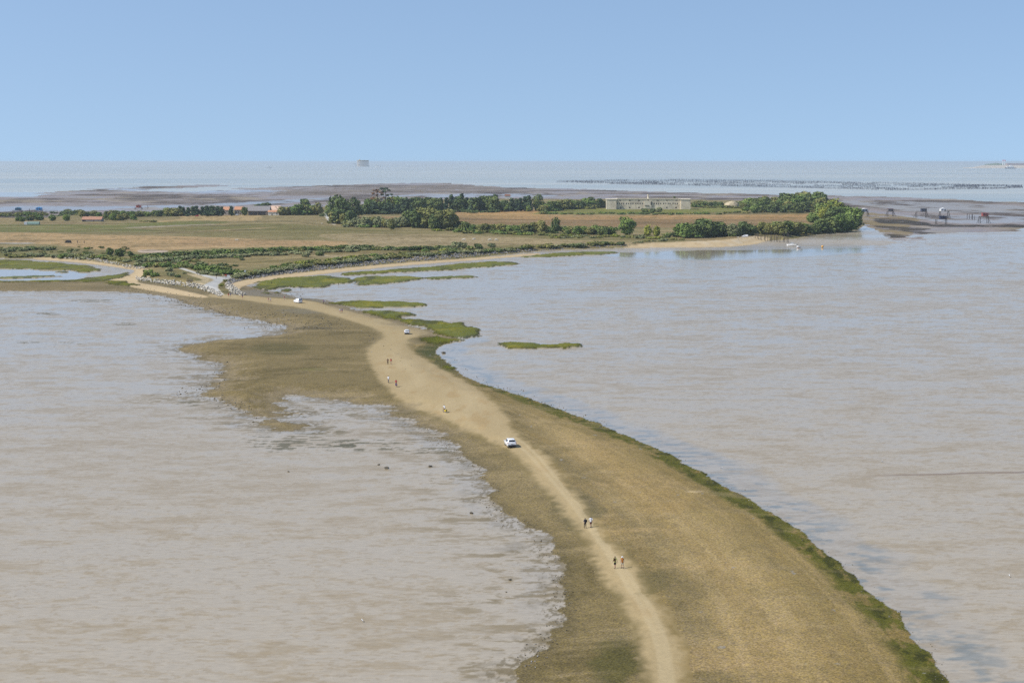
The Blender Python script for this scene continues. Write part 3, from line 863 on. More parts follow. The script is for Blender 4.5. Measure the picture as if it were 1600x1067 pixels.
def lobes_round(seed, w=.42, base=.18, k=7):
    g = random.Random(seed); L = [(0, 0, .50, w * .80, w * .80, .42), (0, 0, .24, w * .62, w * .62, .2)]
    for i in range(k):
        t = 2 * math.pi * (i + g.random() * .7) / k; z = g.uniform(base + .04, .80); q = w * g.uniform(.45, .72) * (1.0 if z < .6 else .7)
        L.append((math.cos(t) * q, math.sin(t) * q, z, w * g.uniform(.32, .5), w * g.uniform(.32, .5), g.uniform(.13, .20)))
    return L


def lobes_pine(seed, w=.26):
    g = random.Random(seed); L = []
    for i in range(8):
        z = .16 + .098 * i; q = w * (1.0 - .55 * (i / 8)) ; t = g.random() * 6.28
        L.append((math.cos(t) * q * .3, math.sin(t) * q * .3, z, q * g.uniform(.65, .95), q * g.uniform(.65, .95), .10))
    L.append((0, 0, .93, w * .32, w * .32, .07))
    return L


def lobes_bush(seed, w=.75):
    g = random.Random(seed); L = [(0, 0, .38, w * .7, w * .7, .42)]
    for i in range(6):
        t = 2 * math.pi * (i + g.random() * .8) / 6; q = w * g.uniform(.4, .7)
        L.append((math.cos(t) * q, math.sin(t) * q, g.uniform(.2, .6), w * g.uniform(.28, .45), w * g.uniform(.28, .45), g.uniform(.18, .34)))
    return L


TREE = {}


def tree_kind(key, fol, lobes_f, variants, n, leaf, top, r, limbs):
    TREE[key] = []
    for i in range(variants):
        sd = hash_s(key) + i
        TREE[key].append((crown_mesh(key + '_crown', lobes_f(sd), n, leaf, FOL[fol], sd), trunk_mesh(key + '_trunk', top, r, limbs, sd)))


def hash_s(s):
    return sum((i + 1) * ord(ch) for i, ch in enumerate(s))


tree_kind('pine', 'pine', lobes_pine, 4, 700, .060, .85, .022, 4)
tree_kind('oak', 'oak', lobes_round, 4, 900, .060, .6, .030, 5)
tree_kind('green', 'green', lobes_round, 3, 900, .060, .6, .030, 5)
tree_kind('yellow', 'yellow', lobes_round, 2, 900, .058, .6, .028, 5)
tree_kind('olive', 'olive', lobes_round, 3, 800, .060, .6, .028, 5)
tree_kind('grey', 'grey', lobes_round, 2, 900, .058, .55, .026, 5)
tree_kind('wide', 'oak', lambda s: lobes_round(s, .62, .12, 10), 3, 1300, .056, .5, .035, 6)
tree_kind('wide_green', 'green', lambda s: lobes_round(s, .62, .12, 10), 2, 1300, .056, .5, .035, 6)
SHRUB = {}
for key, fol in (('grey', 'grey'), ('dark', 'oak'), ('green', 'green'), ('olive', 'olive'), ('yellow', 'yellow')):
    SHRUB[key] = [crown_mesh(key + '_shrub', lobes_bush(hash_s(key) * 3 + i), 420, .10, FOL[fol], hash_s(key) * 3 + i) for i in range(3)]


def tree(px, py, hpx, key, label, group=None, wf=1.0, name='tree', trunk=True):
    p = place(px, py); m = mpp(p); h = hpx * m
    cm, tm = random.choice(TREE[key])
    o = empty(name, p - Vector((0, 0, .05)), random.uniform(0, 6.28), (h * wf, h * wf, h))
    tag(o, label, 'tree', group)
    link(bpy.data.objects.new('crown', cm), o); link(bpy.data.objects.new('trunk', tm), o)
    return o


def shrub(px, py, hpx, key, label, group, wf=1.0, name='shrub'):
    p = place(px, py); h = hpx * mpp(p)
    o = bpy.data.objects.new(name, random.choice(SHRUB[key])); link(o)
    o.location = p - Vector((0, 0, .06 * h)); o.rotation_euler = (0, 0, random.uniform(0, 6.28)); o.scale = (h * wf, h * wf, h)
    return tag(o, label, 'shrub', group)


FILL = []


def row(fn, pts, step, h, keys, label, group, wf=(0.9, 1.2), jy=1.0, hv=.22, name=None):
    """plants along a line of photo points; h is a number or one per point"""
    P = np.array(pts, float); hs = np.full(len(P), h, float) if np.isscalar(h) else np.array(h, float)
    seg = np.hypot(*(np.diff(P, axis=0) * [[1, 2]]).T); s = np.concatenate([[0], np.cumsum(seg)])
    t = random.uniform(0, step * .3)
    while t <= s[-1]:
        x = np.interp(t, s, P[:, 0]) + random.uniform(-.3, .3) * step; y = np.interp(t, s, P[:, 1]) + random.uniform(-jy, jy)
        hh = np.interp(t, s, hs) * random.uniform(1 - hv, 1 + hv)
        if not name: FILL.append((x + random.uniform(-.5, .5) * step, y - random.uniform(-.2, .8), hh * (random.uniform(.35, .6) if fn is tree else random.uniform(.5, .85)), random.choice(keys), random.uniform(1.3, 2.0)))
        if not name and fn is shrub: FILL.append((x + random.uniform(-.9, .9) * step, y - random.uniform(-.5, 1.6), hh * random.uniform(.4, .75), random.choice(keys), random.uniform(1.4, 2.2)))
        kw = {'name': name} if name else {}
        fn(x, y, hh, random.choice(keys), label, group, random.uniform(*wf) * (1.38 if fn is tree and name is None else 1.3), **kw)
        t += step * random.uniform(.75, 1.25) * (1.25 if fn is shrub else 1.0)


# -- trees behind the farm land, far left
row(shrub, [(2, 337.5), (74, 338)], 9, 8.5, ['dark', 'green', 'olive'], 'dark rounded bush in the far hedge below the blue stilt huts', 'bushes of the far hedge', (1.0, 1.4))
row(shrub, [(98, 333.5), (124, 334)], 6.5, 7, ['dark', 'olive'], 'small dark bush near the gangway of the bright blue hut', 'bushes by the blue hut', (.9, 1.2))
row(tree, [(126, 338), (200, 338.5), (278, 337.5)], 8.5, [9, 10, 12], ['oak', 'olive', 'green'], 'low bushy tree in the long hedge behind the red-roofed shed', 'hedge trees behind the shed', (1.0, 1.3))
row(tree, [(280, 338), (347, 337.5)], 6.3, [15, 16], ['pine'], 'dark pine in the short row beside the orange-roofed farmhouses', 'pines beside the farmhouses', (1.1, 1.5), .5, .12, name='pine_tree')
tree(361, 337.5, 15.5, 'pine', 'dark tree standing between the two orange-roofed farmhouses', None, 1.3)
tree(382, 337, 14.5, 'oak', 'dark tree in front of the dark barn end', None, 1.0)
row(tree, [(398, 325), (424, 323)], 7, 6.5, ['oak', 'olive'], 'low dark tree showing just above the long barn roof', 'trees behind the barn', (1.2, 1.6), .4)
row(tree, [(26, 346), (68, 344)], 8, [8, 9.5], ['green', 'olive', 'oak'], 'bushy tree in the scattered hedge above the green tunnel', 'trees above the green tunnel', (1.0, 1.3))
tree(82, 345.5, 11, 'green', 'left of the pair of round green trees by the red-roofed shed', None, 1.3)
tree(104, 345.5, 12, 'green', 'taller of the pair of round green trees by the red-roofed shed', None, 1.35)
row(tree, [(166, 345), (206, 344.5)], 9, 11, ['oak', 'green', 'olive'], 'bushy green tree just beyond the red-roofed shed end', 'trees beyond the shed', (.9, 1.2))
row(shrub, [(222, 346.5), (252, 347)], 13, 4.5, ['olive'], 'small olive bush alone on the dry far pasture', 'bushes on the far pasture', (1.3, 1.7))
# -- beyond the farm
row(tree, [(432, 335.5), (466, 336), (492, 336)], 8, [13, 16, 17], ['green', 'olive', 'green'], 'leafy green tree between the farm barn and the white van', 'trees beside the farm', (.9, 1.2))
tree(477, 331, 22, 'oak', 'large round dark tree rising above the farm hedge', None, 1.05)
tree(497, 336, 22, 'olive', 'olive-brown tree at the edge of the white gravel drive', None, .9)
tree(489, 336, 17, 'green', 'pale green tree next to the olive-brown tree by the drive', None, .9)
shrub(503.5, 338.5, 7, 'dark', 'small round dark bush at the top of the gravel drive', None, .9)
tree(512, 334, 14, 'yellow', 'bright yellow-green small tree above the white gravel drive', None, .85)
# -- dark clump and woods
tree(526, 339, 37, 'wide', 'tall flat-topped dark cypress rising over the wood edge', None, .80)
tree(535, 341, 33, 'oak', 'dark cypress standing close behind the tallest one', None, 1.1)
tree(553, 340, 34, 'wide', 'second tall dark cypress with a rounded crown', None, .70)
row(tree, [(521, 350), (560, 352)], 9, [24, 22], ['olive', 'oak', 'green'], 'bushy olive-green tree in front of the tall cypresses', 'trees below the cypresses', (.75, 1.0))
row(tree, [(565, 335), (628, 334)], 8, [19, 17], ['pine', 'oak', 'pine'], 'dark tree in the shady wood below the bare pines', 'trees of the shady wood', (1.0, 1.4))
row(tree, [(578, 331), (608, 330), (636, 331)], 10, [19, 21, 22], ['green', 'green', 'olive'], 'light green tree behind the shady wood', 'light trees behind the wood', (.8, 1.1))
row(tree, [(630, 332.5), (700, 331.5), (776, 331)], 6.4, [23, 25, 26], ['pine', 'pine', 'oak'], 'dark pine in the long straight row behind the golden field', 'pines of the long row', (.75, 1.0), .5, .12, name='pine_tree')
row(shrub, [(640, 334.5), (720, 333), (790, 331.5)], 12, 5, ['dark', 'green'], 'low bush at the foot of the long pine row', 'bushes under the pine row', (1.1, 1.5))
row(tree, [(776, 331), (797, 330)], 6.5, 15, ['green', 'oak'], 'low green tree filling the gap in the long pine row', 'trees in the row gap', (.9, 1.2))
row(tree, [(799, 330.5), (828, 330)], 6, [20, 22], ['pine'], 'dark pine in the short row beside the big round oak', 'pines by the round oak', (.8, 1.1), .4, .12, name='pine_tree')
tree(841, 329.5, 28, 'wide', 'big round dark oak closing the pine row', None, .62)
tree(826, 331, 11, 'green', 'small green tree under the big round oak', None, 1.1)
row(tree, [(846, 333), (860, 331), (905, 325), (944, 324)], 7, [14, 18, 15, 13], ['olive', 'green', 'oak'], 'bushy tree on the bank between the oak and the long fort', 'trees on the fort bank', (.95, 1.3))
tree(924, 324, 18, 'oak', 'taller of the two dark trees against the fort end', None, 1.0)
tree(937, 325, 16, 'oak', 'lower of the two dark trees against the fort end', None, 1.0)
for k in range(3):
    shrub(848 + k * 9, 334.8, 5.5, ['olive', 'green', 'green'][k], 'green bush along the foot of the fort bank by the field', 'bushes below the fort bank', 1.5)
row(shrub, [(880, 334.8), (1000, 335.3), (1120, 334.6), (1165, 332.5)], 11, 4.2, ['dark', 'green', 'olive'], 'low bush in the hedge along the foot of the fort', 'hedge at the fort foot', (1.4, 1.9))
shrub(1008, 332.5, 9, 'dark', 'dark bush standing before the fort gate', None, 1.0)
shrub(1019, 333, 9, 'dark', 'second dark bush before the fort gate', None, .9)
shrub(1029, 332, 11, 'grey', 'pale grey-green bush beside the fort gate', None, .8)
row(tree, [(1084, 324), (1130, 322)], 8, [9, 8], ['olive', 'green', 'oak'], 'low bushy tree on the mound beyond the fort', 'trees on the mound', (1.1, 1.5))
# -- wooded rise right of the fort
for yb, hh, x0, x1 in ((320.5, 19, 1196, 1284), (325, 20, 1170, 1300), (329, 19, 1162, 1296), (332.5, 14, 1160, 1290)):
    xx = np.linspace(x0, x1, 5)
    row(tree, [(x, yb) for x in xx], 11, [hh * .75, hh * .95, hh * 1.1, hh * 1.25, hh * .95], ['oak', 'oak', 'green', 'olive'], 'dark tree in the dense grove on the rise beyond the fort', 'grove beyond the fort', (.85, 1.15), .8)
# -- grove on the point
row(tree, [(1282, 338), (1300, 333), (1318, 333)], 8, [18, 24, 22], ['yellow', 'yellow', 'green'], 'yellow-green tree in the grove on the point', 'yellow trees on the point', (.85, 1.1))
row(tree, [(1262, 349), (1284, 345), (1300, 340)], 9, [13, 20, 24], ['yellow', 'green'], 'tree with yellow leaves behind the shore grove', 'yellow-leaved trees of the shore grove', (.9, 1.1))
row(tree, [(1302, 352), (1322, 347), (1338, 345)], 8, [27, 31, 26], ['grey', 'oak', 'green'], 'tall tree at the tip of the grove on the point', 'tall trees of the point', (.75, 1.0))
row(tree, [(1262, 364), (1290, 363), (1315, 361), (1338, 356)], 9, [17, 22, 27, 29], ['oak', 'oak', 'green'], 'dark tree along the shore front of the point grove', 'shore front of the point grove', (.85, 1.1))
row(tree, [(1180, 366), (1210, 367), (1258, 367)], 8.5, [15, 20, 21], ['oak', 'green', 'olive'], 'dark green tree in the belt behind the wooden jetty', 'trees behind the jetty', (.85, 1.15))
row(tree, [(1186, 362), (1230, 363), (1258, 360)], 11, [17, 19, 15], ['yellow', 'olive'], 'yellowish tree behind the belt by the wooden jetty', 'yellowish trees behind the jetty', (.8, 1.0))
row(tree, [(1133, 369.5), (1176, 367.5)], 10, [20, 19], ['grey', 'grey', 'oak'], 'grey-green tree shading the pale beach', 'grey trees above the beach', (.9, 1.15))
row(tree, [(1062, 371.5), (1100, 371), (1130, 370)], 9.5, [20, 27, 23], ['oak', 'oak', 'green'], 'dark tree in the clump behind the beach', 'dark clump behind the beach', (.8, 1.1))
shrub(1043, 371.5, 10, 'dark', 'small dark bush at the edge of the beach clump', None, 1.0)
# -- belt across the middle
tree(980, 368, 31, 'wide_green', 'big broad green tree in front of the fort field', None, .78)
tree(1012, 369.5, 20, 'yellow', 'lower of two yellow-green trees beside the big broad tree', None, .85)
tree(1026, 370, 19, 'yellow', 'outer of two yellow-green trees beside the big broad tree', None, .85)
tree(956, 368, 15, 'green', 'small green tree at the foot of the big broad tree', None, 1.1)
row(tree, [(884, 366), (950, 367.5)], 8.5, [14, 13], ['olive', 'green', 'oak', 'green'], 'bushy tree in the green belt between the round and the broad tree', 'belt between round and broad tree', (.9, 1.25))
tree(868, 364.5, 27, 'wide', 'round dark tree standing high in the green belt', None, .55)
tree(846, 364.5, 23, 'olive', 'olive-grey tree beside the round dark tree', None, 1.0)
tree(834, 364, 19, 'olive', 'lower olive tree left of the round dark tree', None, 1.0)
row(tree, [(722, 362), (770, 363), (826, 364)], 8, [14, 15, 15], ['oak', 'green', 'olive'], 'bushy tree in the green belt above the white cows', 'belt above the cows', (.9, 1.2))
row(tree, [(640, 355), (668, 357), (714, 358)], 9.5, [26, 33, 28], ['oak', 'oak', 'olive', 'oak'], 'tall dark tree in the clump behind the pasture', 'clump behind the pasture', (.75, 1.0))
tree(676, 358.5, 21, 'oak', 'rounded dark green tree at the front of the pasture clump', None, .85)
row(tree, [(544, 354), (590, 355), (636, 356)], 8.5, [13, 17, 15], ['grey', 'olive', 'grey', 'green'], 'grey-green bushy tree in the belt beside the gravel drive', 'belt beside the drive', (.9, 1.2))
tree(612, 359, 20, 'olive', 'thin olive tree at the front of the drive belt', None, .8)
row(shrub, [(684, 361), (715, 362), (800, 366), (860, 368)], 12, 6, ['green', 'olive', 'yellow'], 'low green bush along the pasture side of the belt', 'bushes along the pasture', (1.3, 1.7))
row(shrub, [(864, 369.5), (960, 371), (1040, 374)], 10, 5, ['olive', 'yellow', 'grey'], 'low olive bush between the belt and the shore', 'bushes between belt and shore', (1.3, 1.7))
# two bare umbrella pines


def bare_pine(px, py, hpx, mat, label, seed, w):
    p = place(px, py); h = hpx * mpp(p); g = random.Random(seed)
    o = empty('pine_tree', p, g.uniform(0, 6), h); tag(o, label, 'tree')
    mb = MB(); mb.rod((0, 0, -.02), (.01, .01, .5), .026, .020, 7); mb.rod((.01, .01, .5), (.0, 0, .9), .020, .010, 6)
    lob = []
    for k in range(9):
        t = k * 2.4; z = .45 + .05 * k; q = w * g.uniform(.55, 1)
        e = (math.cos(t) * q, math.sin(t) * q, z + g.uniform(.06, .14)); mb.rod((0, 0, z), e, .010, .003, 5)
        lob.append((e[0], e[1], e[2], .075, .075, .035))
    lob.append((0, 0, .95, .10, .10, .04))
    mb.build('trunk', BARK, o)
    link(bpy.data.objects.new('crown', crown_mesh('bare_pine_crown', lob, 230, .034, mat, seed)), o)


bare_pine(590, 332, 37, FOL['dead'], 'thinly leaved brown pine standing above the wood', 5, .30)
bare_pine(603, 331, 38, FOL['pine'], 'bare-trunked green umbrella pine beside the brown one', 9, .30)

# -- scrub on the near land
row(shrub, [(5, 393), (40, 391), (82, 391)], 8, 7, ['grey', 'olive', 'dark'], 'low bush in the scrub behind the far white boulders', 'scrub behind the far boulders', (1.3, 1.8))
row(shrub, [(10, 398), (80, 402), (150, 404)], 11, 5, ['olive', 'grey'], 'low olive bush behind the bright marsh edge', 'bushes behind the marsh edge', (1.5, 2.2))
row(shrub, [(100, 402), (150, 402), (200, 409)], 9, 6.5, ['grey', 'olive', 'green'], 'grey-green bush right behind the sandy boulder bank', 'bushes behind the sandy bank', (1.3, 1.8))
tree(172, 399, 13, 'oak', 'left of the three dark small trees behind the boulder bank', None, 1.3, trunk=True)
tree(186, 400.5, 13.5, 'wide', 'broadest of the three small dark trees behind the boulder bank', None, 1.0)
tree(204, 401.5, 10, 'oak', 'smallest of the three dark trees behind the boulder bank', None, 1.3)
row(shrub, [(212, 402), (262, 399), (330, 397), (400, 394), (470, 391), (540, 388.5)], 8.5, [6, 8, 8, 8, 8, 7.5], ['dark', 'green', 'dark', 'olive'], 'dark green bush in the long scrub line across the grassland', 'dark scrub line on the grassland', (1.1, 1.6))
row(shrub, [(220, 410), (290, 405), (370, 401), (450, 397.5), (520, 394), (580, 391)], 11, [8, 7, 6.5, 6, 5.5, 5], ['grey'], 'grey-green cushion bush in front of the long scrub line', 'grey scrub before the dark line', (1.5, 2.2))
row(shrub, [(548, 390), (620, 391), (700, 391)], 8.5, [8.5, 8, 8], ['dark', 'olive', 'grey', 'dark'], 'bush in the scrub line inland of the lagoon dyke', 'scrub line inland of the dyke', (1.1, 1.6))
row(shrub, [(214, 416), (260, 417), (300, 419)], 11, [10, 9, 7], ['grey', 'olive', 'green'], 'rounded bush beside the sandy way to the shore', 'bushes beside the sandy way', (1.1, 1.5))
row(shrub, [(285, 416), (325, 424), (372, 430)], 9, [10, 11, 9], ['green', 'dark', 'green'], 'dense green bush along the paved path', 'dense bushes along the paved path', (1.1, 1.4))
row(shrub, [(310, 428), (345, 430.5)], 11, 6, ['grey'], 'grey cushion bush bordering the paved path', 'grey bushes bordering the path', (1.3, 1.6))
for x, y, h, k, l in [(232, 430, 12, 'green', 'tall green bush on the grassy corner by the beach'), (243, 432, 9, 'green', 'green bush in front of the tall one on the grassy corner'), (225, 434, 6, 'olive', 'low olive bush nearest the beach on the grassy corner'),
                      (264, 424, 9, 'grey', 'pale grey dome bush on the grassy corner'), (267, 431, 8, 'grey', 'second grey dome bush on the grassy corner'), (278, 433.5, 6, 'dark', 'small dark round bush on the grassy corner'), (288, 428, 4.5, 'grey', 'small flat grey bush beside the paved path'),
                      (378, 407, 5.5, 'grey', 'lone grey bush on the brown grass below the scrub line'), (478, 401.5, 9, 'grey', 'lone grey bush by the bare sandy patch'), (499, 400, 9, 'dark', 'lone dark round bush by the bare sandy patch'),
                      (242, 439, 4.5, 'yellow', 'yellow-flowering low bush above the white boulders'), (253, 439.5, 3.5, 'olive', 'low olive bush above the white boulders'), (352, 440, 5, 'olive', 'olive bush at the bend of the paved path'), (346, 447, 5.5, 'yellow', 'yellowish bush between the paved path and boulders')]:
    shrub(x, y, h, k, l, None, 1.2)
row(shrub, [(366, 434), (410, 428), (450, 421), (500, 414), (560, 409)], 10, [7, 8.5, 8, 7.5, 7], ['grey', 'grey', 'olive'], 'grey bush on top of the lagoon dyke near the path', 'dyke bushes near the path', (1.2, 1.8))
row(shrub, [(560, 409), (640, 401), (720, 396), (800, 392.5)], 10, [7, 7, 7, 6.5], ['grey', 'olive', 'grey', 'dark'], 'grey bush on top of the far lagoon dyke', 'bushes on the far dyke', (1.2, 1.8))
row(shrub, [(425, 418), (520, 407), (640, 396), (720, 391)], 16, [7, 6.5, 6, 6], ['olive', 'green', 'yellow'], 'olive bush on the inner slope of the lagoon dyke', 'bushes on the inner dyke slope', (1.2, 1.6))
for x, y, h, k, l in [(712, 388, 14, 'grey', 'large grey bush in front of the white cows'), (721, 388, 12, 'grey', 'second large grey bush in front of the white cows'), (748, 389, 11, 'dark', 'dark green bush below the white cows'), (768, 387, 9.5, 'grey', 'pale grey bush below the rightmost white cow'), (735, 390, 8, 'green', 'low green bush below the white cows'), (700, 389, 8, 'dark', 'dark bush at the end of the inland scrub')]:
    shrub(x, y, h, k, l, None, 1.0)
row(shrub, [(800, 390), (860, 386.5), (920, 384), (975, 382)], 11, [7, 8, 8, 6], ['olive', 'grey', 'dark', 'olive'], 'bush along the stony shore before the beach', 'bushes along the stony shore', (1.2, 1.7))
row(shrub, [(1000, 379), (1070, 374.5)], 13, 4.5, ['grey', 'olive'], 'low grey bush at the top of the pale beach', 'bushes at the top of the beach', (1.5, 2.0))

# ------------------------------------------------------------------ boulders
ROCKM = {'white': simple('white_limestone', (0.50, 0.455, 0.37), .9, var=.25, nscale=2.5, objrand=.2),
         'grey': simple('grey_limestone', (0.30, 0.285, 0.27), .9, var=.35, nscale=2.5, objrand=.4),
         'dark': simple('weedy_dark_stone', (0.10, 0.085, 0.06), .8, var=.3, nscale=3)}


def boulder_geom(seed):
    import bmesh
    g = np.random.default_rng(seed)
    bm = bmesh.new()
    for k in range(16):
        d = g.normal(size=3); d /= np.linalg.norm(d); d *= g.uniform(.8, 1.05)
        bm.verts.new((d[0] * .62, d[1] * .52, d[2] * .42))
    r = bmesh.ops.convex_hull(bm, input=bm.verts)
    bmesh.ops.delete(bm, geom=[x for x in r['geom_interior'] if isinstance(x, bmesh.types.BMVert)], context='VERTS')
    bm.verts.index_update()
    V = [tuple(v.co) for v in bm.verts]; F = [tuple(v.index for v in f.verts) for f in bm.faces]
    bm.free()
    return V, F


BG = [boulder_geom(100 + i) for i in range(6)]
BME = {}
for key in ('white', 'grey', 'dark'):
    BME[key] = []
    for V, F in BG:
        m_ = MB(); m_.add(V, F); BME[key].append(m_.mesh(key + '_boulder', ROCKM[key]))


def bank(pts, width, n, key, size, spread=0.0):
    P = smooth_poly(pts, False, 6); s = np.concatenate([[0], np.cumsum(np.hypot(*np.diff(P, axis=0).T))]); out = []
    for k in range(n):
        t = random.uniform(0, s[-1]); x = np.interp(t, s, P[:, 0]); y = np.interp(t, s, P[:, 1]); fr = random.random()
        jx = random.gauss(0, spread); out.append((x + jx, y - fr * width + random.gauss(0, spread * .3), key, random.uniform(*size) * random.uniform(.7, 1), fr))
    return out


BANKS = [
    ('white limestone boulder in the bank above the near beach', 'boulders above the near beach', bank([(212, 439), (235, 442), (262, 445), (290, 449), (312, 452)], 6.5, 120, 'white', (.8, 1.45))),
    ('pale boulder in the wall end beside the paved path', 'boulders at the wall end', bank([(308, 452), (325, 457), (336, 462), (346, 465)], 6.5, 60, 'white', (.8, 1.4))),
    ('pale boulder on the lagoon side of the paved path', 'boulders on the lagoon side', bank([(352, 452), (362, 458), (376, 463), (384, 462)], 9, 60, 'white', (.8, 1.4))),
    ('white limestone boulder in the long bank behind the marsh', 'boulders behind the marsh', bank([(80, 403.5), (110, 405.5), (150, 409), (178, 415), (205, 420), (226, 421)], 4.5, 60, 'white', (.8, 1.4))),
]
rest = []
for label, group, lst in BANKS:
    for (x, y, key, sz, fr) in lst:
        p = place(x, y)
        o = bpy.data.objects.new('boulder', random.choice(BME[key])); link(o)
        o.location = p + Vector((0, 0, sz * (.22 + .25 * random.random()))); o.rotation_euler = (random.uniform(-.5, .5), random.uniform(-.5, .5), random.uniform(0, 6.28)); o.scale = (sz, sz, sz)
        tag(o, label, 'boulder', group)
rest += bank([(356, 445), (378, 439), (420, 432), (470, 425.5), (540, 418.5)], 7.5, 700, 'grey', (.6, 1.3))
rest += bank([(540, 418.5), (620, 411), (700, 404.5), (780, 397.5), (832, 393.5)], 6.5, 650, 'grey', (.7, 1.4))
rest += bank([(832, 393.5), (900, 389), (985, 385)], 3.0, 110, 'grey', (.5, 1.1))
rest += bank([(80, 403), (150, 408.5), (205, 419.5), (226, 420.5)], 4.5, 220, 'white', (.6, 1.2))
rest += bank([(212, 438), (262, 445), (312, 451), (345, 464)], 6.5, 300, 'white', (.5, 1.1))
rest += bank([(352, 450), (372, 460)], 10, 110, 'white', (.5, 1.1))
rest += bank([(1150, 376), (1182, 371)], 5, 30, 'white', (.7, 1.3))


def stones(name, lst, label, cat, mats=('white', 'grey')):
    Vs, Fs, mi, k0 = [], [], [], 0
    for (x, y, key, sz, fr) in lst:
        p = place(x, y); V, F = random.choice(BG)
        M = Matrix.LocRotScale(p + Vector((0, 0, sz * (.15 + .2 * random.random()))), Euler((random.uniform(-.5, .5), random.uniform(-.5, .5), random.uniform(0, 6.28))), (sz, sz, sz))
        Vs += [tuple(M @ Vector(v)) for v in V]; Fs += [tuple(i + k0 for i in f) for f in F]; mi += [mats.index(key)] * len(F); k0 += len(V)
    me = bpy.data.meshes.new(name); me.from_pydata(Vs, [], Fs); me.update()
    for k in mats: me.materials.append(ROCKM[k])
    me.polygons.foreach_set('material_index', mi)
    return tag(link(bpy.data.objects.new(name, me)), label, cat, None, 'stuff')


stones('riprap', rest, 'grey and white riprap stones lining the lagoon dyke', 'stones')
sh = []
for pts, wd, n, sz in [([(190, 447), (250, 455), (310, 466), (360, 476), (420, 484), (470, 492), (540, 502)], -16, 500, (.2, .55)), ([(250, 464), (300, 478), (365, 495), (440, 511)], 3, 160, (.2, .6)),
                       ([(328, 566), (346, 594), (324, 618), (381, 641), (412, 662)], 6, 120, (.15, .45)), ([(440, 511), (560, 512), (640, 560)], -14, 120, (.15, .4)),
                       ([(640, 661), (722, 706), (766, 757), (772, 791), (848, 842), (872, 902), (881, 925), (874, 971), (826, 1032)], -14, 420, (.08, .26)),
                       ([(630, 663), (712, 708), (755, 757), (762, 791), (838, 842), (862, 902), (870, 925), (864, 971), (816, 1032)], 8, 260, (.08, .22)),
                       ([(683, 549), (705, 573), (760, 601), (850, 631), (950, 669)], 3, 160, (.12, .35)), ([(1040, 706), (1140, 763), (1270, 847), (1400, 962), (1480, 1060)], -3, 220, (.08, .22)),
                       ([(400, 512), (430, 513), (530, 513)], 2, 90, (.2, .5)), ([(352, 460), (400, 456), (460, 466)], 5, 160, (.2, .5)), ([(265, 618), (300, 606), (340, 600)], -6, 60, (.2, .4))]:
    sh += [(x, y, random.choice(['dark', 'dark', 'grey']), s_, f_) for (x, y, _, s_, f_) in bank(pts, wd, int(n * .7), 'dark', sz, 9.0)]
stones('shore_stones', sh, 'dark stones scattered along the edges of the spit', 'stones', ('dark', 'grey'))
for i, (x, y, s_, l) in enumerate([(604, 732, 1.0, 'dark rock lying alone on the mud below the inlet'), (592, 726.5, .6, 'smaller dark rock near the lone rock on the mud'), (672, 729, .9, 'weedy rock lying on the mud close to the spit'), (737, 802, .75, 'dark block on the mud beside the spit bulge'), (797, 906, .5, 'small dark rock on the mud near the walkers'),
                                   (693, 552, 1.3, 'dark rock in the water at the corner of the spit'), (791, 925, .3, 'tiny dark stone on the mud by the spit'), (355, 566, .6, 'small dark stone on the flat gravel lobe'), (282, 616, .6, 'dark stone on the mud off the gravel lobe'), (451, 737, .5, 'dark stone on the empty mud')]):
    p = place(x, y); o = bpy.data.objects.new('rock', BME['dark'][i % 6]); link(o); o.location = p + Vector((0, 0, s_ * .15)); o.scale = (s_ * .95, s_ * .95, s_ * .75); tag(o, l, 'rock')

# ------------------------------------------------------------------ low scrub filling in between the bushes and under the hedges
for x0, x1, ya, yb, n, hh, keys in [(0, 210, 386, 401, 70, 4.0, ['grey', 'olive', 'olive', 'green']), (205, 372, 398, 428, 80, 6.5, ['grey', 'olive', 'green', 'dark']), (372, 560, 404, 426, 50, 5, ['grey', 'olive', 'green']),
                                 (560, 760, 388, 402, 70, 5, ['grey', 'olive', 'dark']), (215, 540, 386, 398, 60, 5.5, ['dark', 'olive', 'green']), (0, 120, 334, 340, 30, 5, ['dark', 'olive']), (120, 280, 334, 338, 40, 6, ['dark', 'olive', 'green']),
                                 (540, 640, 349, 356, 40, 8, ['olive', 'green', 'grey']), (715, 960, 357, 366, 90, 7, ['olive', 'green', 'dark']), (860, 1040, 366, 373, 40, 4, ['olive', 'yellow', 'grey']), (560, 780, 328, 333, 60, 7, ['dark', 'dark', 'green']), (850, 945, 322, 327, 40, 7, ['olive', 'green']),
                                 (1080, 1170, 318, 326, 50, 5, ['olive', 'green', 'olive']), (430, 495, 331, 336, 30, 8, ['green', 'olive'])]:
    for k in range(n):
        t = random.random(); x = x0 + (x1 - x0) * t
        # the scrub line runs down and to the right or left with its band
        yy = random.uniform(ya, yb)
        if (x0, ya) == (205, 398): yy = 401 + 24 * t * random.uniform(.55, 1.0) if random.random() < .5 else 400 + random.uniform(0, 8) - 4 * t
        if (x0, ya) == (215, 386): yy = 401.5 - 13 * t + random.uniform(-1.5, 3)
        if (x0, ya) == (372, 404): yy = 428 - 22 * t + random.uniform(-2, 1)
        if (x0, ya) == (560, 388): yy = (402 - 9 * t if k % 2 else 390.5) + random.uniform(-1, 1)
        FILL.append((x, yy, hh * random.uniform(.6, 1.1), random.choice(keys), random.uniform(1.4, 2.4)))
MIXK = {'grey': 'grey', 'olive': 'olive', 'green': 'green', 'yellow': 'yellow', 'oak': 'oak', 'dark': 'oak', 'pine': 'pine', 'wide': 'oak', 'wide_green': 'green'}
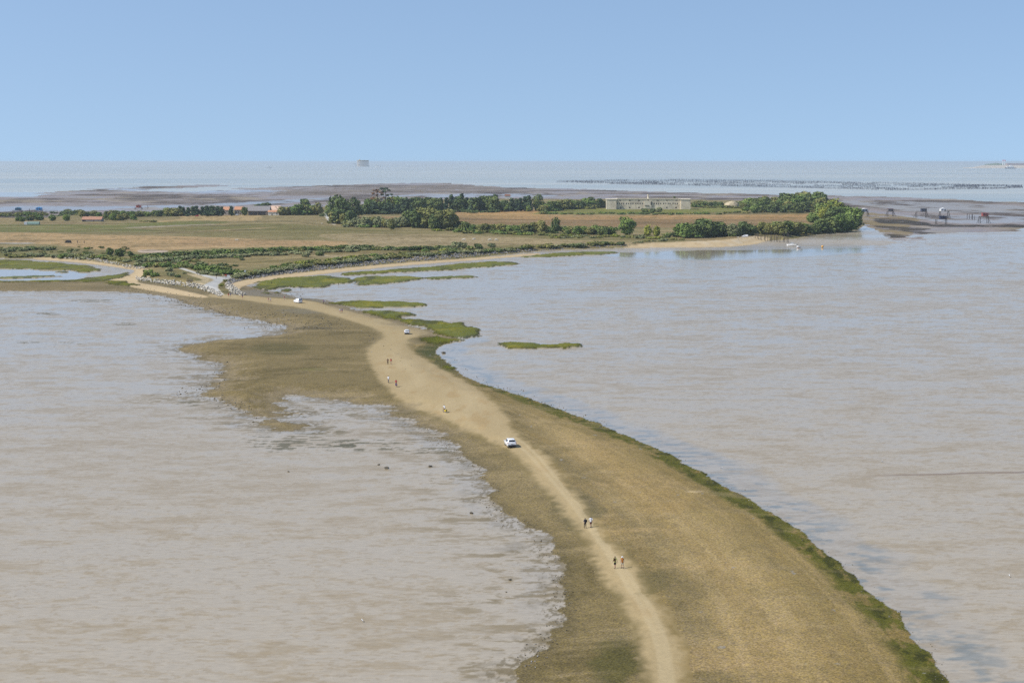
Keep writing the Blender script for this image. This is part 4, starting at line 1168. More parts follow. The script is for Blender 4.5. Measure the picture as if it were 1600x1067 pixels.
def scrub_geom(seed):
    g = np.random.default_rng(seed); L_ = lobes_bush(seed); V = []; F = []
    for k in range(130):
        l = L_[g.integers(len(L_))]; d = g.normal(size=3); d /= np.linalg.norm(d); r = g.uniform(.6, 1.0)
        p = np.array([l[0] + d[0] * l[3] * r, l[1] + d[1] * l[4] * r, max(.03, l[2] + d[2] * l[5] * r)])
        n_ = d * .8 + g.normal(size=3) * .5 + np.array([0, 0, .3]); n_ /= np.linalg.norm(n_); a = np.cross(n_, g.normal(size=3)); a /= np.linalg.norm(a); b_ = np.cross(n_, a); s_ = .14 * g.uniform(.6, 1.3); m0 = len(V)
        for q in range(4):
            t = math.pi / 2 * (q + g.uniform(-.25, .25)); V.append(p + (a * math.cos(t) + b_ * math.sin(t)) * s_)
        F.append((m0, m0 + 1, m0 + 2, m0 + 3))
    return np.array(V), np.array(F)
SG = [scrub_geom(900 + i) for i in range(6)]
keys_ = sorted(set(MIXK.values())); VV = []; FF = []; MI = []; k0 = 0
for (x, y, hpx, key, wf) in FILL:
    p = place(x, y); h = hpx * mpp(p); V, F = random.choice(SG); a = random.uniform(0, 6.28); c_, s_ = math.cos(a), math.sin(a)
    W_ = np.stack([(V[:, 0] * c_ - V[:, 1] * s_) * h * wf + p.x, (V[:, 0] * s_ + V[:, 1] * c_) * h * wf + p.y, V[:, 2] * h + p.z - .1], 1)
    VV.append(W_); FF.append(F + k0); MI += [keys_.index(MIXK[key])] * len(F); k0 += len(V)
VV = np.concatenate(VV); FF = np.concatenate(FF)
me = bpy.data.meshes.new('low_scrub'); me.vertices.add(len(VV)); me.loops.add(FF.size); me.polygons.add(len(FF))
me.vertices.foreach_set('co', VV.astype(np.float32).ravel()); me.loops.foreach_set('vertex_index', FF.astype(np.int32).ravel()); me.polygons.foreach_set('loop_start', np.arange(0, FF.size, 4, dtype=np.int32))
for k in keys_:
    fm_ = FOL[k].copy(); fm_.name = 'scrub_' + k
    for n_ in fm_.node_tree.nodes:
        if n_.type == 'TEX_NOISE': n_.inputs['Scale'].default_value = .16
    me.materials.append(fm_)
me.polygons.foreach_set('material_index', np.array(MI, np.int32)); me.update(calc_edges=True)
tag(link(bpy.data.objects.new('low_scrub', me)), 'low tangled scrub between the bushes and under the hedges', 'scrub', None, 'stuff')

# ------------------------------------------------------------------ buildings and things in the distance
STONE = simple('pale_fort_stone', (0.60, 0.52, 0.385), .9, var=.26, nscale=.22)
STONE_L = simple('cream_cut_stone', (0.66, 0.585, 0.44), .9, var=.12, nscale=.5)
STONE_G = simple('grey_rubble_wall', (0.36, 0.33, 0.28), .92, var=.2, nscale=.8)
DARKH = simple('dark_opening', (0.035, 0.033, 0.035), .8, var=.1)
TERRA = simple('terracotta_tiles', (0.47, 0.24, 0.135), .85, var=.22, nscale=1.2)
TERRA_P = simple('pale_pink_tiles', (0.60, 0.42, 0.31), .85, var=.15, nscale=1.2)
SLATE = simple('weathered_grey_sheets', (0.22, 0.205, 0.20), .8, var=.18, nscale=.8)
WHITE = simple('white_paint', (0.80, 0.80, 0.78), .45, var=.04)
RENDER = simple('cream_render', (0.68, 0.63, 0.52), .9, var=.1, nscale=.8)
WOOD = simple('weathered_wood', (0.17, 0.135, 0.105), .85, var=.3, nscale=2.0)
WOODD = simple('dark_wet_timber', (0.055, 0.045, 0.042), .7, var=.3, nscale=2.0)
GLASS = simple('dark_glass', (0.02, 0.024, 0.03), .08, var=.02, spec=.6)
RUBBER = simple('black_rubber', (0.02, 0.02, 0.02), .8, var=.1)
METAL = simple('dull_metal', (0.32, 0.32, 0.33), .45, .6, var=.1)


def paint(name, c, rough=.5):
    return simple(name, c, rough, var=.1, nscale=1.5)


def face_cam(p):
    """rotation that turns local -Y to the camera"""
    return math.atan2(-p.x, p.y) * 1.0


# --- long fort on the island
A = place(947, 327.3); Bp = place(1079, 327.3)
fm = mpp((A + Bp) / 2); FW = (Bp - A).length; base = (A + Bp) / 2
fort = empty('fort', (base.x, base.y, base.z - .3), math.atan2(Bp.y - A.y, Bp.x - A.x))
tag(fort, 'long low pale stone fort with rows of small dark openings', 'fort')
PXM = FW / 132.0                                     # metres per photo pixel along the wall
fx = lambda px: (px - 1013) * PXM
fz = lambda py: (327.3 - py) * PXM + .3
HT = fz(311.8)
MB().box((0, 11, HT / 2), (fx(1064) - fx(962), 19, HT)).build('wall', STONE, fort)
for x0, x1 in ((947.5, 963), (1063.5, 1078.5)):
    MB().box(((fx(x0) + fx(x1)) / 2, 9.5, (HT - .25) / 2), (fx(x1) - fx(x0), 24, HT - .25)).build('bastion', STONE, fort)
    MB().box(((fx(x0) + fx(x1)) / 2, 9.5, HT + .12), (fx(x1) - fx(x0) + .9, 24.9, .7)).build('bastion_coping', STONE_L, fort)
MB().box((0, 11, HT + .45), (fx(1063) - fx(963.6), 19.9, .9)).build('cornice', STONE_L, fort)
MB().box((0, 12, HT + 1.05), (fx(1061) - fx(966), 14, .5)).build('roof', simple('grassy_roof', (.17, .14, .085), .95, var=.3, nscale=.3), fort)
for px in (969, 984, 998.5, 1013, 1027.5, 1042, 1057):
    MB().box((fx(px), 1.62, fz(313.6)), (2.1, .3, 1.1)).build('embrasure', DARKH, fort)
for px in (964.5, 968, 971.3, 974.6, 979, 982.3, 985.7, 989, 993.6, 996.8, 1000.2, 1003.6, 1022.5, 1025.8, 1029.2, 1032.5, 1037, 1040.5, 1044, 1047, 1051.6, 1055, 1058.4):
    MB().box((fx(px), 1.62, fz(318.4)), (1.1, .3, 1.75)).build('loophole', DARKH, fort)
for px in (970, 984, 998.5, 1042, 1056.5):
    mb = MB(); c = fx(px); z0 = fz(325.6)
    mb.prism([(c - .85, z0), (c + .85, z0), (c + .85, z0 + .9)] + [(c + .85 * math.cos(t), z0 + .9 + .8 * math.sin(t)) for t in (0.5, 1.05, 1.57, 2.1, 2.6)] + [(c - .85, z0 + .9)], 1.45, 1.7)
    mb.build('arched_opening', DARKH, fort)
MB().box((fx(1012.2), 1.2, fz(320.0)), (fx(1018) - fx(1007), 1.2, 9.0)).build('gate_panel', STONE_L, fort)
MB().box((fx(1017.4), .5, fz(318.0)), (1.1, .26, 3.6)).build('gate_door', DARKH, fort)
MB().box((fx(1011), .45, fz(321.4)), (5.2, .9, .5)).build('drawbridge', WOODD, fort)
tu = MB(); tu.rod((fx(1013), 4.5, HT + .9), (fx(1013), 4.5, HT + 5.0), 1.05, 1.0, 10).build('turret', STONE_L, fort)
MB().rod((fx(1013), 4.5, HT + 5.0), (fx(1013), 4.5, HT + 5.7), 1.5, 1.4, 10).build('turret_cap', STONE, fort)
tp = fort.matrix_world
tz = Vector((base.x + fx(1055) * 1.0, base.y + 9, base.z + HT + .9))
o = bpy.data.objects.new('shrub', SHRUB['dark'][0]); link(o); o.location = tz; o.scale = (2.2, 2.2, 3.0); tag(o, 'small dark bush growing on the roof of the fort', 'shrub')

p1 = place(905, 324.5); p2 = place(947, 326.5)
mb = MB(); d = p2 - p1; mb.box((p1.x + d.x * .22, p1.y, p1.z + 1.8), (d.x * .42, 3.0, 4.0)); mb.box((p1.x + d.x * .70, p1.y - .5, p1.z + .7), (d.x * .54, 2.0, 1.9))
tag(mb.build('stone_wall', STONE_G), 'low grey stone ruin wall joining the end of the fort', 'wall')

mp_ = place(1143, 324); mm_ = mpp(mp_)
mb = MB(); g = random.Random(3)
mb.ball((0, 0, 0), (12 * mm_, 9, 9.5 * mm_), 16, 9, .10, g)
o = mb.build('earth_mound', simple('sandy_earth', (.40, .33, .21), .95, var=.3, nscale=.3), None, True); o.location = mp_; tag(o, 'bare sandy earth mound between the fort and the grove', 'mound', None, 'structure')


# --- farm: houses and long barn
def gable(name, label, cat, px0, px1, py_base, py_eave, py_ridge, depth, roof, wall, parts=None, rz=0.0, over=.4):
    a = place(px0, py_base); b_ = place(px1, py_base); m = mpp((a + b_) / 2); wd = (px1 - px0) * m
    c = (a + b_) / 2
    o = empty(name, (c.x, c.y, c.z - .2), rz); tag(o, label, cat)
    ze = (py_base - py_eave) * m + .2; zr = (py_base - py_ridge) * m + .2
    MB().prism([(0, 0), (depth, 0), (depth, ze), (depth / 2, zr - .15), (0, ze)], -wd / 2, wd / 2, 'x').build('wall', wall, o)
    for s in (0, 1):
        y0 = -over if s == 0 else depth + over; z0 = ze - over * (zr - ze) / (depth / 2) + .12
        q = [(y0, z0), (depth / 2, zr), (depth / 2, zr + .22), (y0, z0 + .22)]
        MB().prism(q if s == 0 else q[::-1], -wd / 2 - over, wd / 2 + over, 'x').build('roof_slope', roof, o)
    for (kind, x, z, w_, h_) in parts or []:
        f_ = MB().box((x * wd, -.05, z), (w_, .12, h_)).build(kind, DARKH if kind in ('window', 'bay_opening') else WOOD, o)
    return o


gable('farmhouse', 'small farmhouse with orange roof between the pine row and a dark tree', 'house', 349, 361, 336.5, 328.5, 323.8, 9, TERRA, STONE_G, [('window', -.2, 2.4, .9, 1.3), ('door', .2, 1.3, 1.0, 2.1)])
gable('farmhouse', 'orange-roofed grey farmhouse with dark door beside the barn', 'house', 366.5, 378.5, 336, 328, 323.5, 9, TERRA, STONE_G, [('window', -.28, 3.0, .9, 1.3), ('door', .25, 1.4, 1.1, 2.4), ('window', 0, 3.0, .9, 1.3)])
barn = gable('barn', 'long barn with grey sheet roof and open dark front', 'barn', 387.5, 421, 336.5, 329.8, 322.6, 14, SLATE, WOOD, [('bay_opening', -.36, 1.8, 4.0, 2.9), ('bay_opening', -.16, 1.8, 3.6, 2.9), ('bay_opening', .06, 1.9, 3.8, 3.1), ('bay_opening', .24, 1.9, 3.2, 3.1), ('door', .42, 1.5, 2.4, 2.6)])
gable('farmhouse', 'cream farmhouse with broad pale pink roof at the barn end', 'house', 419.5, 437, 335, 328.3, 322.2, 11, TERRA_P, RENDER, [('window', -.2, 2.5, .9, 1.2), ('window', .2, 2.5, .9, 1.2)])
gable('annexe', 'low cream lean-to with terracotta roof in front of the pink-roofed house', 'house', 419, 436, 336.8, 331.5, 329.0, 5, TERRA, RENDER, [('door', -.15, 1.3, 1.0, 2.1), ('window', .3, 1.7, 1.2, 1.0)])
sh_ = gable('shed', 'low shed with rusty red tiled roof on the far pasture', 'shed', 128, 158, 346.5, 343.4, 339.2, 10, simple('rusty_red_tiles', (.36, .19, .12), .9, var=.25, nscale=1.0), STONE_G, [('bay_opening', -.4, 1.0, 3.0, 1.6), ('door', .12, 1.1, 1.1, 1.9)])

# green tunnel
a = place(38, 351); m = mpp(a)
o = empty('polytunnel', a + Vector((12 * m, 0, 0)), R(8)); tag(o, 'long low polytunnel with pale green cover and white end', 'greenhouse')
L2 = 11.5 * m; r_ = 4.6 * m
MB().prism([(r_ * 1.3 * math.cos(t), r_ * math.sin(t)) for t in np.linspace(0, math.pi, 11)], -L2 + 3, L2, 'x').build('cover', paint('pale_green_sheet', (.16, .24, .20), .6), o)
MB().box((-L2 + 1.4, 0, r_ * .42), (2.8, r_ * 2.2, r_ * .84)).build('end_wall', WHITE, o)
MB().box((-L2 - .03, -.6, r_ * .3), (.06, r_ * .9, r_ * .6)).build('door', DARKH, o)
a = place(106, 379.5); m = mpp(a)
o = empty('hide', a); tag(o, 'low dark reed-covered hide on the pale straw field', 'hide')
MB().prism([(-4.2 * m, 0), (4.6 * m, 0), (3.4 * m, 3.2 * m), (0, 4.3 * m), (-2.6 * m, 3.0 * m)], -2, 2.5).build('roof', simple('dark_reed', (.10, .085, .06), .95, var=.4, nscale=1.5), o)
MB().box((1.5 * m, -2.06, 1.0), (2.6, .1, 1.2)).build('opening', DARKH, o)
for i, (x, y, l) in enumerate([(121, 379.8, 'dark post standing next to the reed hide'), (131.5, 380, 'dark post farther from the reed hide')]):
    p = place(x, y); tag(MB().rod((p.x, p.y, p.z - .2), (p.x + .1, p.y, p.z + 1.7), .28, .2, 7).build('post', WOODD), l, 'post')
for x, y, w_, l in [(370, 375.5, 7, 'pale concrete block lying on the straw field'), (102, 345.5, 4, 'small white box beside the round green trees'), (136, 345.6, 2, 'small white box against the red-roofed shed'), (503, 350, 3, 'white stone at the foot of the gravel drive')]:
    p = place(x, y); m = mpp(p); o = MB().box((p.x, p.y, p.z + .9 * m), (w_ * m * .8, 1.6, 1.9 * m), .1, (.92, .9)).build('block', STONE_L); bevel_mesh(o, .08); tag(o, l, 'block')
p = place(450, 336.2); o = empty('skip', p); tag(o, 'small yellow skip standing beside the farm hedge', 'skip')
MB().box((0, 0, 1.0), (4.2, 2, 1.6), 0, (1.18, 1.1)).build('body', paint('yellow_paint', (.55, .44, .12)), o); MB().box((0, 0, .1), (3.6, 1.7, .22)).build('base', RUBBER, o)


# --- fishing huts on stilts
def stilt_hut(px, py_base, cab, deck, label, cmat, rmat, trim=None, gang=None, splay=4, net=True, depth=4.5, pitched=True):
    """cab = (x0, x1, y_eave, y_floor), deck = (x0, x1) in photo points"""
    p = place(px, py_base); m = mpp(p)
    o = empty('stilt_hut', p, 0.0); tag(o, label, 'fishing hut', 'fishing huts on stilts')
    X_ = lambda x: (x - px) * m
    Z_ = lambda y: (py_base - y) * m
    zf, ze = Z_(cab[3]), Z_(cab[2]); x0, x1 = X_(cab[0]), X_(cab[1]); cx = (x0 + x1) / 2
    h = ze - zf
    MB().box((cx, 0, zf + h / 2 + .1), (x1 - x0, depth, h)).build('cabin', cmat, o)
    if pitched:
        MB().prism([(x0 - .3, ze + .06), (x1 + .3, ze + .06), (cx + .2, ze + .26 * h + .4)] , -depth / 2 - .3, depth / 2 + .3).build('roof', rmat, o)
    else:
        MB().prism([(x0 - .3, ze + .1), (x1 + .3, ze + .1), (x1 + .3, ze + .3), (x0 - .3, ze + .55)], -depth / 2 - .3, depth / 2 + .3).build('roof', rmat, o)
    MB().box((cx - (x1 - x0) * .18, -depth / 2 - .05, zf + h * .55), ((x1 - x0) * .2, .12, h * .35)).build('window', DARKH, o)
    MB().box((cx + (x1 - x0) * .25, -depth / 2 - .05, zf + h * .45), ((x1 - x0) * .18, .12, h * .75)).build('door', WOODD, o)
    d0, d1 = X_(deck[0]), X_(deck[1])
    MB().box(((d0 + d1) / 2, -.2, zf - .12), (d1 - d0, depth + 1.0, .3)).build('deck', WOOD, o)
    for x in (d0 + .3, d1 - .3):
        for y in (-depth / 2 - .3, depth / 2):
            MB().rod((x, y, -.6), (x, y, zf - .27), .30, .27, 7).build('leg', WOODD, o)
    MB().rod((d0 + .3, -depth / 2 - .3, .5), (d1 - .3, -depth / 2 - .3, zf - .4), .11).build('brace', WOODD, o)
    for s, x in ((-1, d0 + .3), (1, d1 - .3)):
        if splay: MB().rod((x + s * splay * m, -.5, -.6), (x, -.5, zf - .3), .19, .16, 6).build('brace', WOODD, o)
    mb = MB()
    for x in (d0 + .1, (d0 + d1) / 2, d1 - .1): mb.rod((x, -depth / 2 - .55, zf), (x, -depth / 2 - .55, zf + 1.0), .06)
    mb.rod((d0 + .1, -depth / 2 - .55, zf + 1.0), (d1 - .1, -depth / 2 - .55, zf + 1.0), .06); mb.build('railing', WOOD, o)
    if net: MB().rod((d1 - .4, 0, zf), (d1 + 1.6, -1.5, ze + .6), .08, .05).build('net_arm', WOODD, o)
    if gang:
        g0 = X_(gang)
        mb = MB(); mb.box(((g0 + (d0 if g0 < d0 else d1)) / 2, 0, zf - .1), (abs((d0 if g0 < d0 else d1) - g0), 1.2, .22))
        k = int(abs(g0 - d0) / 5)
        for i in range(k + 1):
            x = g0 + ((d0 if g0 < d0 else d1) - g0) * i / max(k, 1); mb.rod((x, 0, -.6), (x, 0, zf - .2), .14)
        mb.build('gangway', WOOD, o)
    return o


BLUE = paint('faded_blue_boards', (.16, .24, .36)); BBLUE = paint('bright_blue_boards', (.05, .30, .62)); TEAL = paint('dark_teal_boards', (.05, .17, .27)); GREYB = paint('grey_boards', (.17, .165, .17)); NAVY = paint('navy_boards', (.022, .032, .085)); REDB = paint('barn_red_boards', (.30, .07, .065)); ORNG = paint('orange_red_boards', (.55, .10, .05)); MROOF = paint('maroon_roof', (.16, .06, .06)); GREEN = paint('sea_green_deck', (.10, .28, .22))
stilt_hut(1350, 338.5, (1345.5, 1354.8, 327.0, 330.5), (1345, 1356), 'blue hut with white roof nearest the wooded point, on stilts', BLUE, WHITE, splay=3.5)
stilt_hut(1390.5, 338.5, (1387, 1395, 326.8, 330.6), (1386, 1396), 'small grey hut with maroon edge on widely splayed stilts', GREYB, MROOF, splay=5, pitched=False)
stilt_hut(1440, 340, (1438.5, 1447, 326.5, 331.0), (1431, 1447.5), 'dark slate-blue hut with open deck on its side, on tall stilts', paint('slate_blue_boards', (.07, .085, .13)), GREYB, splay=5, pitched=False)
stilt_hut(1473, 341, (1468.5, 1477.5, 326.5, 330.3), (1468, 1482), 'white hut with white pitched roof and green deck, highest on stilts', WHITE, WHITE, splay=4)
stilt_hut(1470, 351, (1468, 1478, 338.6, 342.4), (1462, 1478.5), 'low navy blue hut on dark stilts in front of the white hut', NAVY, NAVY, splay=0, pitched=False)
stilt_hut(1537, 349, (1534, 1543, 333.5, 338.0), (1530, 1543.5), 'barn red hut on stilts standing in the shallow water', REDB, REDB, splay=5, pitched=False)
stilt_hut(29, 334.5, (24.5, 33, 325.5, 329.0), (21, 35), 'dark teal-blue hut on stilts on the far rocky shore', TEAL, TEAL, splay=0)
stilt_hut(61, 334.5, (57, 65.5, 325.2, 328.8), (55, 66), 'bright blue hut on stilts with long gangway', BBLUE, BBLUE, splay=0, gang=90)
stilt_hut(216, 327.5, (213, 220.5, 321.5, 324.6), (211, 222), 'orange-red hut on stilts on the far rocky shore', ORNG, MROOF, splay=0, gang=231)
for i, (x, y0, y1) in enumerate([(1511, 343, 333.5), (1514.5, 343, 334.5), (1518.5, 343, 334), (1519.5, 343.5, 335), (1522.5, 344, 337.5)]):
    p = place(x, y0); m = mpp(p); tag(MB().rod((p.x, p.y, p.z - .5), (p.x, p.y, p.z + (y0 - y1) * m), .30, .22, 7).build('pile', WOODD), 'bare timber pile left from a lost hut near the red hut', 'pile', 'bare piles of the lost hut')
for x, y, h, l in [(46, 334, 8, 'dark stake standing between the teal and the bright blue hut'), (231, 326, 5, 'dark post standing at the gangway end of the orange-red hut')]:
    p = place(x, y); m = mpp(p); tag(MB().rod((p.x, p.y, p.z - .5), (p.x, p.y, p.z + h * m), .34, .28, 7).build('pile', WOODD), l, 'pile')
p = place(793, 311.5); m = mpp(p); o = empty('beach_hut', p); tag(o, 'small building with orange roof just showing behind the pine row', 'hut')
MB().box((0, 0, 2.6), (9 * m, 5, 5.2)).build('wall', RENDER, o); MB().prism([(-4.9 * m, 5.2), (4.9 * m, 5.2), (4.3 * m, 7.6), (-4.3 * m, 7.6)], -3, 3).build('roof', paint('orange_tiles', (.50, .20, .09)), o)

# --- wooden jetty by the beach
a = place(1181, 373); e = place(1231, 379.5); m = mpp(a)
o = empty('jetty', a); tag(o, 'broken wooden jetty with leaning posts beside the pale beach', 'jetty')
d = e - a; g = random.Random(4)
for k in range(11):
    t = k / 10.0 + g.uniform(-.02, .02); hgt = g.choice([2.8, 3.6, 4.6, 5.2]) * (1.15 if k > 4 else .85)
    for s in (0, 1):
        if g.random() < .15: continue
        x = d.x * t; y = d.y * t + s * 5
        MB().rod((x, y, -.4 - a.z), (x + g.uniform(-.2, .2), y, hgt), .16, .13, 6).build('post', WOODD, o)
for k in range(10):
    if k in (1, 5): continue
    t0, t1 = k / 10, (k + 1) / 10
    MB().box((d.x * (t0 + t1) / 2, d.y * (t0 + t1) / 2 + 2.5, 2.0), (d.x * .1, 1.3 + g.random(), .18), 0, (1, 1), (0, g.uniform(-.06, .06), 0)).build('plank', WOOD, o)
for t0, t1 in ((.45, .55), (.62, .72), (.72, .62), (.86, .97), (.97, .86), (.25, .34)):
    MB().rod((d.x * t0, d.y * t0 - .1, 0), (d.x * t1, d.y * t1 - .1, 3.2), .11).build('brace', WOODD, o)
MB().rod((d.x * .79, d.y * .79 - .4, 0.2), (d.x * .86, d.y * .86 - .4, 2.2), .16).build('brace', paint('pale_yellow_paint', (.62, .55, .20)), o)


# --- boats
def hull(mb, L_, W_, H_, z0=0.0, sheer=.25):
    rings = []
    for k in range(9):
        t = k / 8.0; x = -L_ / 2 + L_ * t; wv = W_ / 2 * (1 - max(0, (t - .45) / .55) ** 2.2) * (.86 + .14 * min(1, t / .25)); zt = z0 + H_ * (1 + sheer * t * t)
        wv = max(wv, .03)
        rings.append([(x, -wv, zt), (x, -wv * .92, z0 + H_ * .45), (x, -wv * .5, z0 + .02 + .25 * H_ * max(0, t - .7)), (x, wv * .5, z0 + .02 + .25 * H_ * max(0, t - .7)), (x, wv * .92, z0 + H_ * .45), (x, wv, zt)])
    return mb.loft(rings)


def motorboat(px, py, Lpx, label, rz=0.0, cabin=True, sc=1.0):
    p = place(px, py); m = mpp(p); L_ = Lpx * m * sc
    o = empty('motorboat', p, rz); tag(o, label, 'boat')
    hull(MB(), L_, L_ * .34, L_ * .16).build('hull', WHITE, o)
    MB().box((-.05 * L_, 0, L_ * .165), (L_ * .8, L_ * .26, L_ * .03), 0, (.8, .8)).build('deck', STONE_L, o)
    if cabin:
        MB().box((-.02 * L_, 0, L_ * .26), (L_ * .36, L_ * .22, L_ * .15), 0, (.62, .85)).build('cabin', WHITE, o)
        MB().box((-.02 * L_, 0, L_ * .285), (L_ * .33, L_ * .228, L_ * .05), 0, (.82, .93)).build('window', GLASS, o)
        MB().box((-.04 * L_, 0, L_ * .345), (L_ * .25, L_ * .2, L_ * .02)).build('roof', WHITE, o)
    MB().box((-.53 * L_, 0, L_ * .13), (L_ * .07, L_ * .08, L_ * .16)).build('outboard_motor', RUBBER, o)
    return o


motorboat(1237, 384.6, 15.5, 'white cabin motorboat grounded on the mud by the jetty', R(168))
p = place(1247.5, 387.6); m = mpp(p); o = empty('dinghy', p, R(200)); tag(o, 'small pale dinghy with reddish underside beside the motorboat', 'dinghy')
hull(MB(), 6.2 * m, 4.4 * m, 3.2 * m).build('hull', WHITE, o)
MB().box((0, 0, .3), (4.2 * m, 2.6 * m, .5), 0, (1.1, 1.1)).build('bottom', paint('red_antifouling', (.30, .09, .07)), o)
MB().box((-.3, 0, 3.0 * m), (3.2 * m, 2.6 * m, .5), 0, (.8, .7)).build('seat', STONE_L, o)
p = place(1285, 387); o = empty('buoy', p); tag(o, 'small orange mooring buoy on the mud beside the dinghy', 'buoy')
MB().ball((0, 0, .75), (.8, .8, .75), 10, 7).build('float', paint('orange_plastic', (.70, .36, .06)), o, True); MB().rod((0, 0, 1.4), (0, 0, 1.9), .1).build('ring', METAL, o)
motorboat(421, 263, 7, 'pale motorboat far out beyond the farm barn', 0.2)
motorboat(590, 262, 8, 'pale motorboat near the round sea fort', math.pi)
motorboat(231, 267, 5, 'tiny white motorboat out at sea above the orange-red hut', .4)
SAIL = simple('white_sailcloth', (.82, .82, .80), .7, var=.04)


def sailboat(px, py, hpx, label):
    p = place(px, py); m = mpp(p); h = hpx * m; o = empty('sailboat', p, R(30)); tag(o, label, 'sailboat')
    hull(MB(), h * .75, h * .22, h * .09).build('hull', WHITE, o)
    MB().rod((0, 0, 0), (0, 0, h), h * .008).build('mast', METAL, o)
    MB().prism([(-.01 * h, .14 * h), (-.34 * h, .14 * h), (-.2 * h, .5 * h), (-.01 * h, .98 * h)], -h * .012, h * .012).build('mainsail', SAIL, o)
    MB().prism([(.02 * h, .85 * h), (.36 * h, .12 * h), (.04 * h, .14 * h)], -h * .01, h * .01).build('jib', SAIL, o)


sailboat(1065, 258, 5, 'white sailboat above the end of the long fort')
sailboat(1157, 258, 6, 'white sailboat above the wooded rise')
sailboat(1531, 256.3, 5, 'faint white sailboat just off the far island tip')

# --- oval sea fort
p = Vector((*[float(q) for q in unproj(567, 260.6, 0)], -.3)); m = mpp(p); r0 = 9.2 * m; hh = 9.2 * m
o = empty('sea_fort', p); tag(o, 'oval stone sea fort standing alone far out in the sea', 'fort')


def stadium(rx, ry, n=24): return [(rx * (abs(math.cos(t)) ** .75) * (1 if math.cos(t) > 0 else -1), ry * math.sin(t)) for t in [2 * math.pi * i / n for i in range(n)]]


MB().prism(stadium(r0, r0 * .5), 0, hh, 'z').build('wall', simple('old_sea_stone', (.40, .35, .29), .9, var=.15, nscale=.03), o)
MB().prism(stadium(r0 * 1.03, r0 * .53), hh, hh + .7 * m, 'z').build('parapet', STONE_G, o)
MB().prism(stadium(r0 * 1.06, r0 * .56), -.4, 1.1 * m, 'z').build('base', STONE_G, o)
for zz in (.3, .54, .78):
    for k in range(11):
        x = (-.8 + .16 * k) * r0; y = -r0 * .5 * math.sqrt(max(.02, 1 - abs(x / r0) ** 2.6)) - .2
        MB().box((x, y, hh * zz), (.5 * m, 2.6, .9 * m)).build('window', DARKH, o)
MB().rod((-r0 * .55, 0, hh), (-r0 * .55, 0, hh + 2.2 * m), .9 * m, .8 * m, 10).build('watchtower', STONE, o)
mb = MB()
for k in range(4): mb.rod((-r0 - 6 * m + (k % 2) * 4 * m, (k // 2) * 12, -1), (-r0 - 6 * m + (k % 2) * 4 * m, (k // 2) * 12, 4.4 * m), .14 * m)
mb.box((-r0 - 4 * m, 6, 4.4 * m), (5.2 * m, 16, .5 * m)); mb.box((-r0 - 1.6 * m, 6, 3.6 * m), (4.4 * m, 6, .35 * m)); mb.build('landing_platform', METAL, o)

# --- ferry, islands and coasts near the horizon
p = Vector((*[float(q) for q in unproj(1579, 263.8, 0)], -.3)); m = mpp(p); o = empty('ferry', p, math.pi); tag(o, 'white passenger ferry with dark hull passing the lighthouse island', 'ferry')
hull(MB(), 17 * m, 4 * m, 1.5 * m).build('hull', paint('dark_blue_hull', (.03, .045, .10)), o)
MB().box((.5 * m, 0, 2.4 * m), (11 * m, 3 * m, 1.9 * m)).build('cabin', WHITE, o); MB().box((-.5 * m, 0, 4.1 * m), (5 * m, 2.6 * m, 1.8 * m), 0, (.7, .9)).build('bridge', WHITE, o)
MB().box((.5 * m, 0, 2.6 * m), (10.4 * m, 3.06 * m, .5 * m)).build('window', GLASS, o); MB().rod((-1 * m, 0, 5 * m), (-1 * m, 0, 6.6 * m), .15 * m).build('mast', METAL, o)


def ridge(name, label, pts, depth, mat, kind='structure', cat=None):
    """pts: (px, py_top) along a line whose foot is seen at py_foot"""
    vs, fs = [], []
    for (px, pt, pf) in pts:
        x, y = [float(q) for q in unproj(px, pf, 0)]
        mm = mpp((x, y, 0)); h = (pf - pt) * mm
        vs += [(x, y, -2), (x, y + depth * .12, h * .55), (x * (1 + depth * .3 / y), y + depth * .3, h), (x * (1 + depth / y), y + depth, -2)]
    for k in range(len(pts) - 1):
        for i in range(3): fs.append((4 * k + i, 4 * k + 4 + i, 4 * k + 5 + i, 4 * k + 1 + i))
    fs += [(0, 1, 2, 3), tuple(4 * (len(pts) - 1) + i for i in (3, 2, 1, 0))]
    mb = MB(); mb.add(vs, fs); o = mb.build(name, mat); fix_normals(o.data); return tag(o, label, cat, None, kind)


ridge('terrain', 'sandy cliffed shore of the lighthouse island', [(1505, 262.2, 262.8), (1520, 261.8, 263), (1531, 259.4, 263), (1540, 258.4, 263), (1570, 258.3, 263), (1600, 258.6, 263), (1680, 258.6, 263)], 300, simple('pale_cliff', (.42, .36, .28), .95, var=.15, nscale=.02), cat='island')
ridge('far_wood', 'dark far-off wood on top of the lighthouse island', [(1538, 258.2, 261.5), (1541, 256.6, 261.5), (1552, 255.8, 261.5), (1556, 255, 261.5), (1562, 255.8, 261.5), (1574, 256.2, 261.5), (1576, 258, 261.5)], 260, FOL['oak'], 'stuff', 'wood')
p = Vector((*[float(q) for q in unproj(1592, 262.4, 0)], 0)); m = mpp(p)
tag(MB().box((p.x, p.y + 60, 3.2 * m), (34 * m, 60, 7.4 * m)).build('rampart', simple('reddish_rampart', (.33, .22, .19), .9, var=.15, nscale=.05)), 'long reddish rampart wall beside the twin lighthouses', 'wall')
o = empty('lighthouse', (p.x - 19.5 * m, p.y + 80, 0)); tag(o, 'pair of slim white lighthouse towers with red tops', 'lighthouse')
for s in (-1.5, 1.5):
    MB().rod((s * m, 0, 3 * m), (s * m, 0, 10.6 * m), .75 * m, .6 * m, 10).build('tower', WHITE, o)
    MB().rod((s * m, 0, 10.6 * m), (s * m, 0, 12.2 * m), .9 * m, .55 * m, 10).build('lantern', paint('red_lantern', (.45, .04, .03)), o)
COAST = simple('far_coast', (.09, .10, .07), .95, var=.15, nscale=.002)
